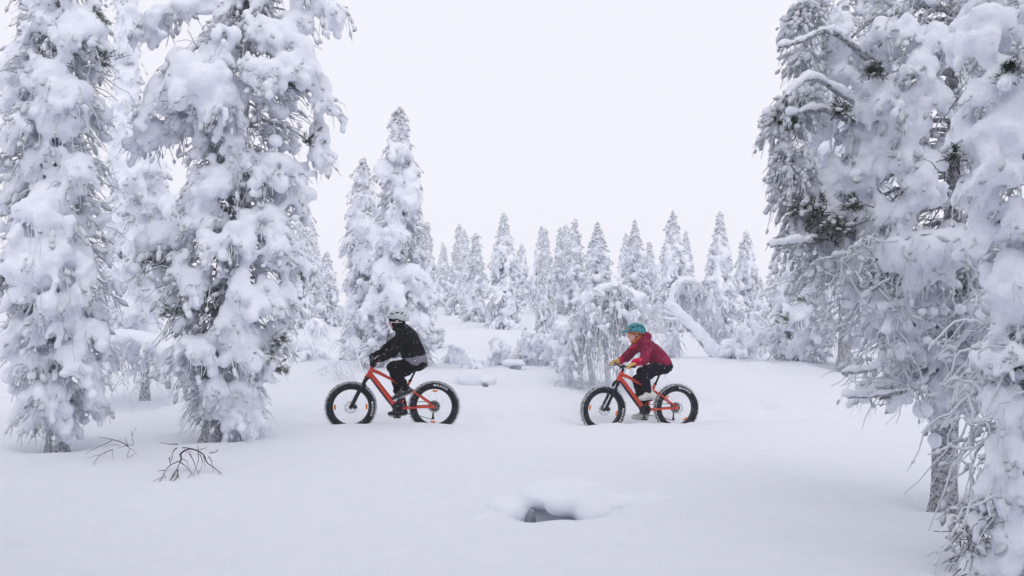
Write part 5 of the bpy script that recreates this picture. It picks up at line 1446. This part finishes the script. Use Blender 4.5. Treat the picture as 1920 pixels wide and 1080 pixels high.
make_rider(bike1, ped1, Ms1, J1, dict(jacket='jacket1', hem='hem1', trousers='trouser1', boot='boot1', sole='sole', glove='glove1', helmet='helmet1', visor='helmet1', bala='black_cloth'),
           'rider in black clothes and a pale grey helmet on the front bike, holding the handlebar', 'plain')
J2 = dict(head=(0.680, 0, 1.515), head_tilt=0.12, hs=1.14,
    spine=[((0.25, 0, 1.06), (0.172, 0.215, 0.10)), ((0.32, 0, 1.155), (0.172, 0.19, 0.115)), ((0.42, 0, 1.25), (0.170, 0.195, 0.12)), ((0.515, 0, 1.33), (0.155, 0.20, 0.105)), ((0.58, 0, 1.39), (0.11, 0.14, 0.08))],
    sh={1: (0.545, 0.175, 1.325), -1: (0.555, -0.175, 1.325)}, el={1: (0.635, 0.27, 1.115), -1: (0.70, -0.29, 1.15)}, wr={1: (0.768, 0.310, 1.092), -1: (0.775, -0.31, 1.10)}, arm_r=(0.090, 0.080, 0.056),
    hip={1: (0.235, 0.093, 1.005), -1: (0.235, -0.093, 1.005)}, kn={1: (0.620, 0.145, 0.930), -1: (0.585, -0.135, 0.800)}, an={1: (0.510, 0.160, 0.620), -1: (0.440, -0.165, 0.330)},
    leg_r=(0.115, 0.088, 0.060), seat=((0.205, 0, 1.005), (0.140, 0.165, 0.100)), hem=[], boot=0.060, glove=1.15, visor=0.03, vents=VENT,
    ball={1: (0.575, 0.170, 0.560), -1: (0.545, -0.172, 0.232)}, heel={1: (0.445, 0.165, 0.570), -1: (0.420, -0.172, 0.258)}, toe={1: (0.655, 0.170, 0.545), -1: (0.640, -0.172, 0.232)})
make_rider(bike2, ped2, Ms2, J2, dict(jacket='jacket2', trousers='trouser2', boot='shoe2', sole='sole', glove='glove2', helmet='helmet2', visor='helmet2', bala='beanie2', cuff='cuff2'),
           'rider in a maroon hooded jacket, teal helmet and tan gloves on the rear bike', 'hood')

# ------------------------------------------------------------------ unseen pines added around the viewpoint to darken the foreground snow
_src = [o for o in bpy.data.objects if o.parent is None and o.name in ('snowy_pine', 'snowy_pine.001', 'snowy_pine.003')]
for k, (x, y, sc) in enumerate([(-3.2, -2.2, 1.1), (0.6, -3.4, 1.2), (3.4, -1.8, 1.1), (-6.2, 1.2, 1.15), (6.4, 0.6, 1.1), (-1.6, -6.0, 1.3), (4.6, -5.2, 1.3), (-5.2, -4.6, 1.25), (-4.9, 5.6, 1.1), (-4.4, 3.2, 1.0), (4.2, 2.6, 1.0)]):
    src = _src[k % len(_src)]
    o = src.copy(); col.objects.link(o)
    for ch in list(src.children):
        if ch.name.startswith('limb') or ch.name.startswith('needles') or ch.name.startswith('bare'): continue
        c = ch.copy(); col.objects.link(c); c.parent = o
    o.location = (x, y, gzs(x, y) - 0.05); o.scale = (sc, sc, sc); o.rotation_euler = (0, 0, 1.3 + k * 1.9)
    tag(o, 'unseen snow-laden pine added around the viewpoint to darken the foreground', 'tree', 'unseen trees added to darken the foreground')

# ------------------------------------------------------------------ falling snow
r_ = np.random.default_rng(77)
M['flake'] = plain('snowflake', (0.97, 0.97, 0.985), 0.9, 0.1)
n = 5200
dep = 5.5 + 16.5 * r_.uniform(0, 1, n) ** 0.6
C_ = np.stack([(r_.uniform(-1, 1, n)) * dep * 0.55, dep, CAMZ + r_.uniform(-0.22, 0.32, n) * dep], -1)
C_ = C_[C_[:, 2] > gz(C_[:, 0], C_[:, 1]) + 0.05]
oc = np.array([[1, 0, 0], [-1, 0, 0], [0, 1, 0], [0, -1, 0], [0, 0, 1], [0, 0, -1]], float)
of = np.array([[0, 2, 4], [2, 1, 4], [1, 3, 4], [3, 0, 4], [2, 0, 5], [1, 2, 5], [3, 1, 5], [0, 3, 5]])
k = r_.uniform(0.0022, 0.0042, len(C_)) * np.where(r_.uniform(0, 1, len(C_)) < 0.03, 1.8, 1)
V = C_[:, None] + oc[None] * k[:, None, None]
fl = add_obj('falling_snow', mesh_np('falling_snow', V.reshape(-1, 3), [(of[None] + (np.arange(len(C_)) * 6)[:, None, None]).reshape(-1, 3)], M['flake'], True))
tag(fl, 'loose snowflakes drifting through the air', kind='stuff')

# ------------------------------------------------------------------ haze: the snowy air
hz = bpy.data.materials.new('snowy_air'); hz.use_nodes = True
t = hz.node_tree
for n_ in list(t.nodes):
    if n_.type != 'OUTPUT_MATERIAL': t.nodes.remove(n_)
pv = t.nodes.new('ShaderNodeVolumePrincipled')
pv.inputs['Color'].default_value = (0.97, 0.97, 0.985, 1)
pv.inputs['Density'].default_value = 0.0017
pv.inputs['Anisotropy'].default_value = 0.0
lk(t, pv.outputs[0], [n_ for n_ in t.nodes if n_.type == 'OUTPUT_MATERIAL'][0].inputs['Volume'])
V, Q = box((0, 130, 5.0), (500, 430, 17))
g = Geo(); g.add(V, Q=Q)
hzo = add_obj('haze', g.mesh('haze', hz, False))
tag(hzo, kind='stuff')
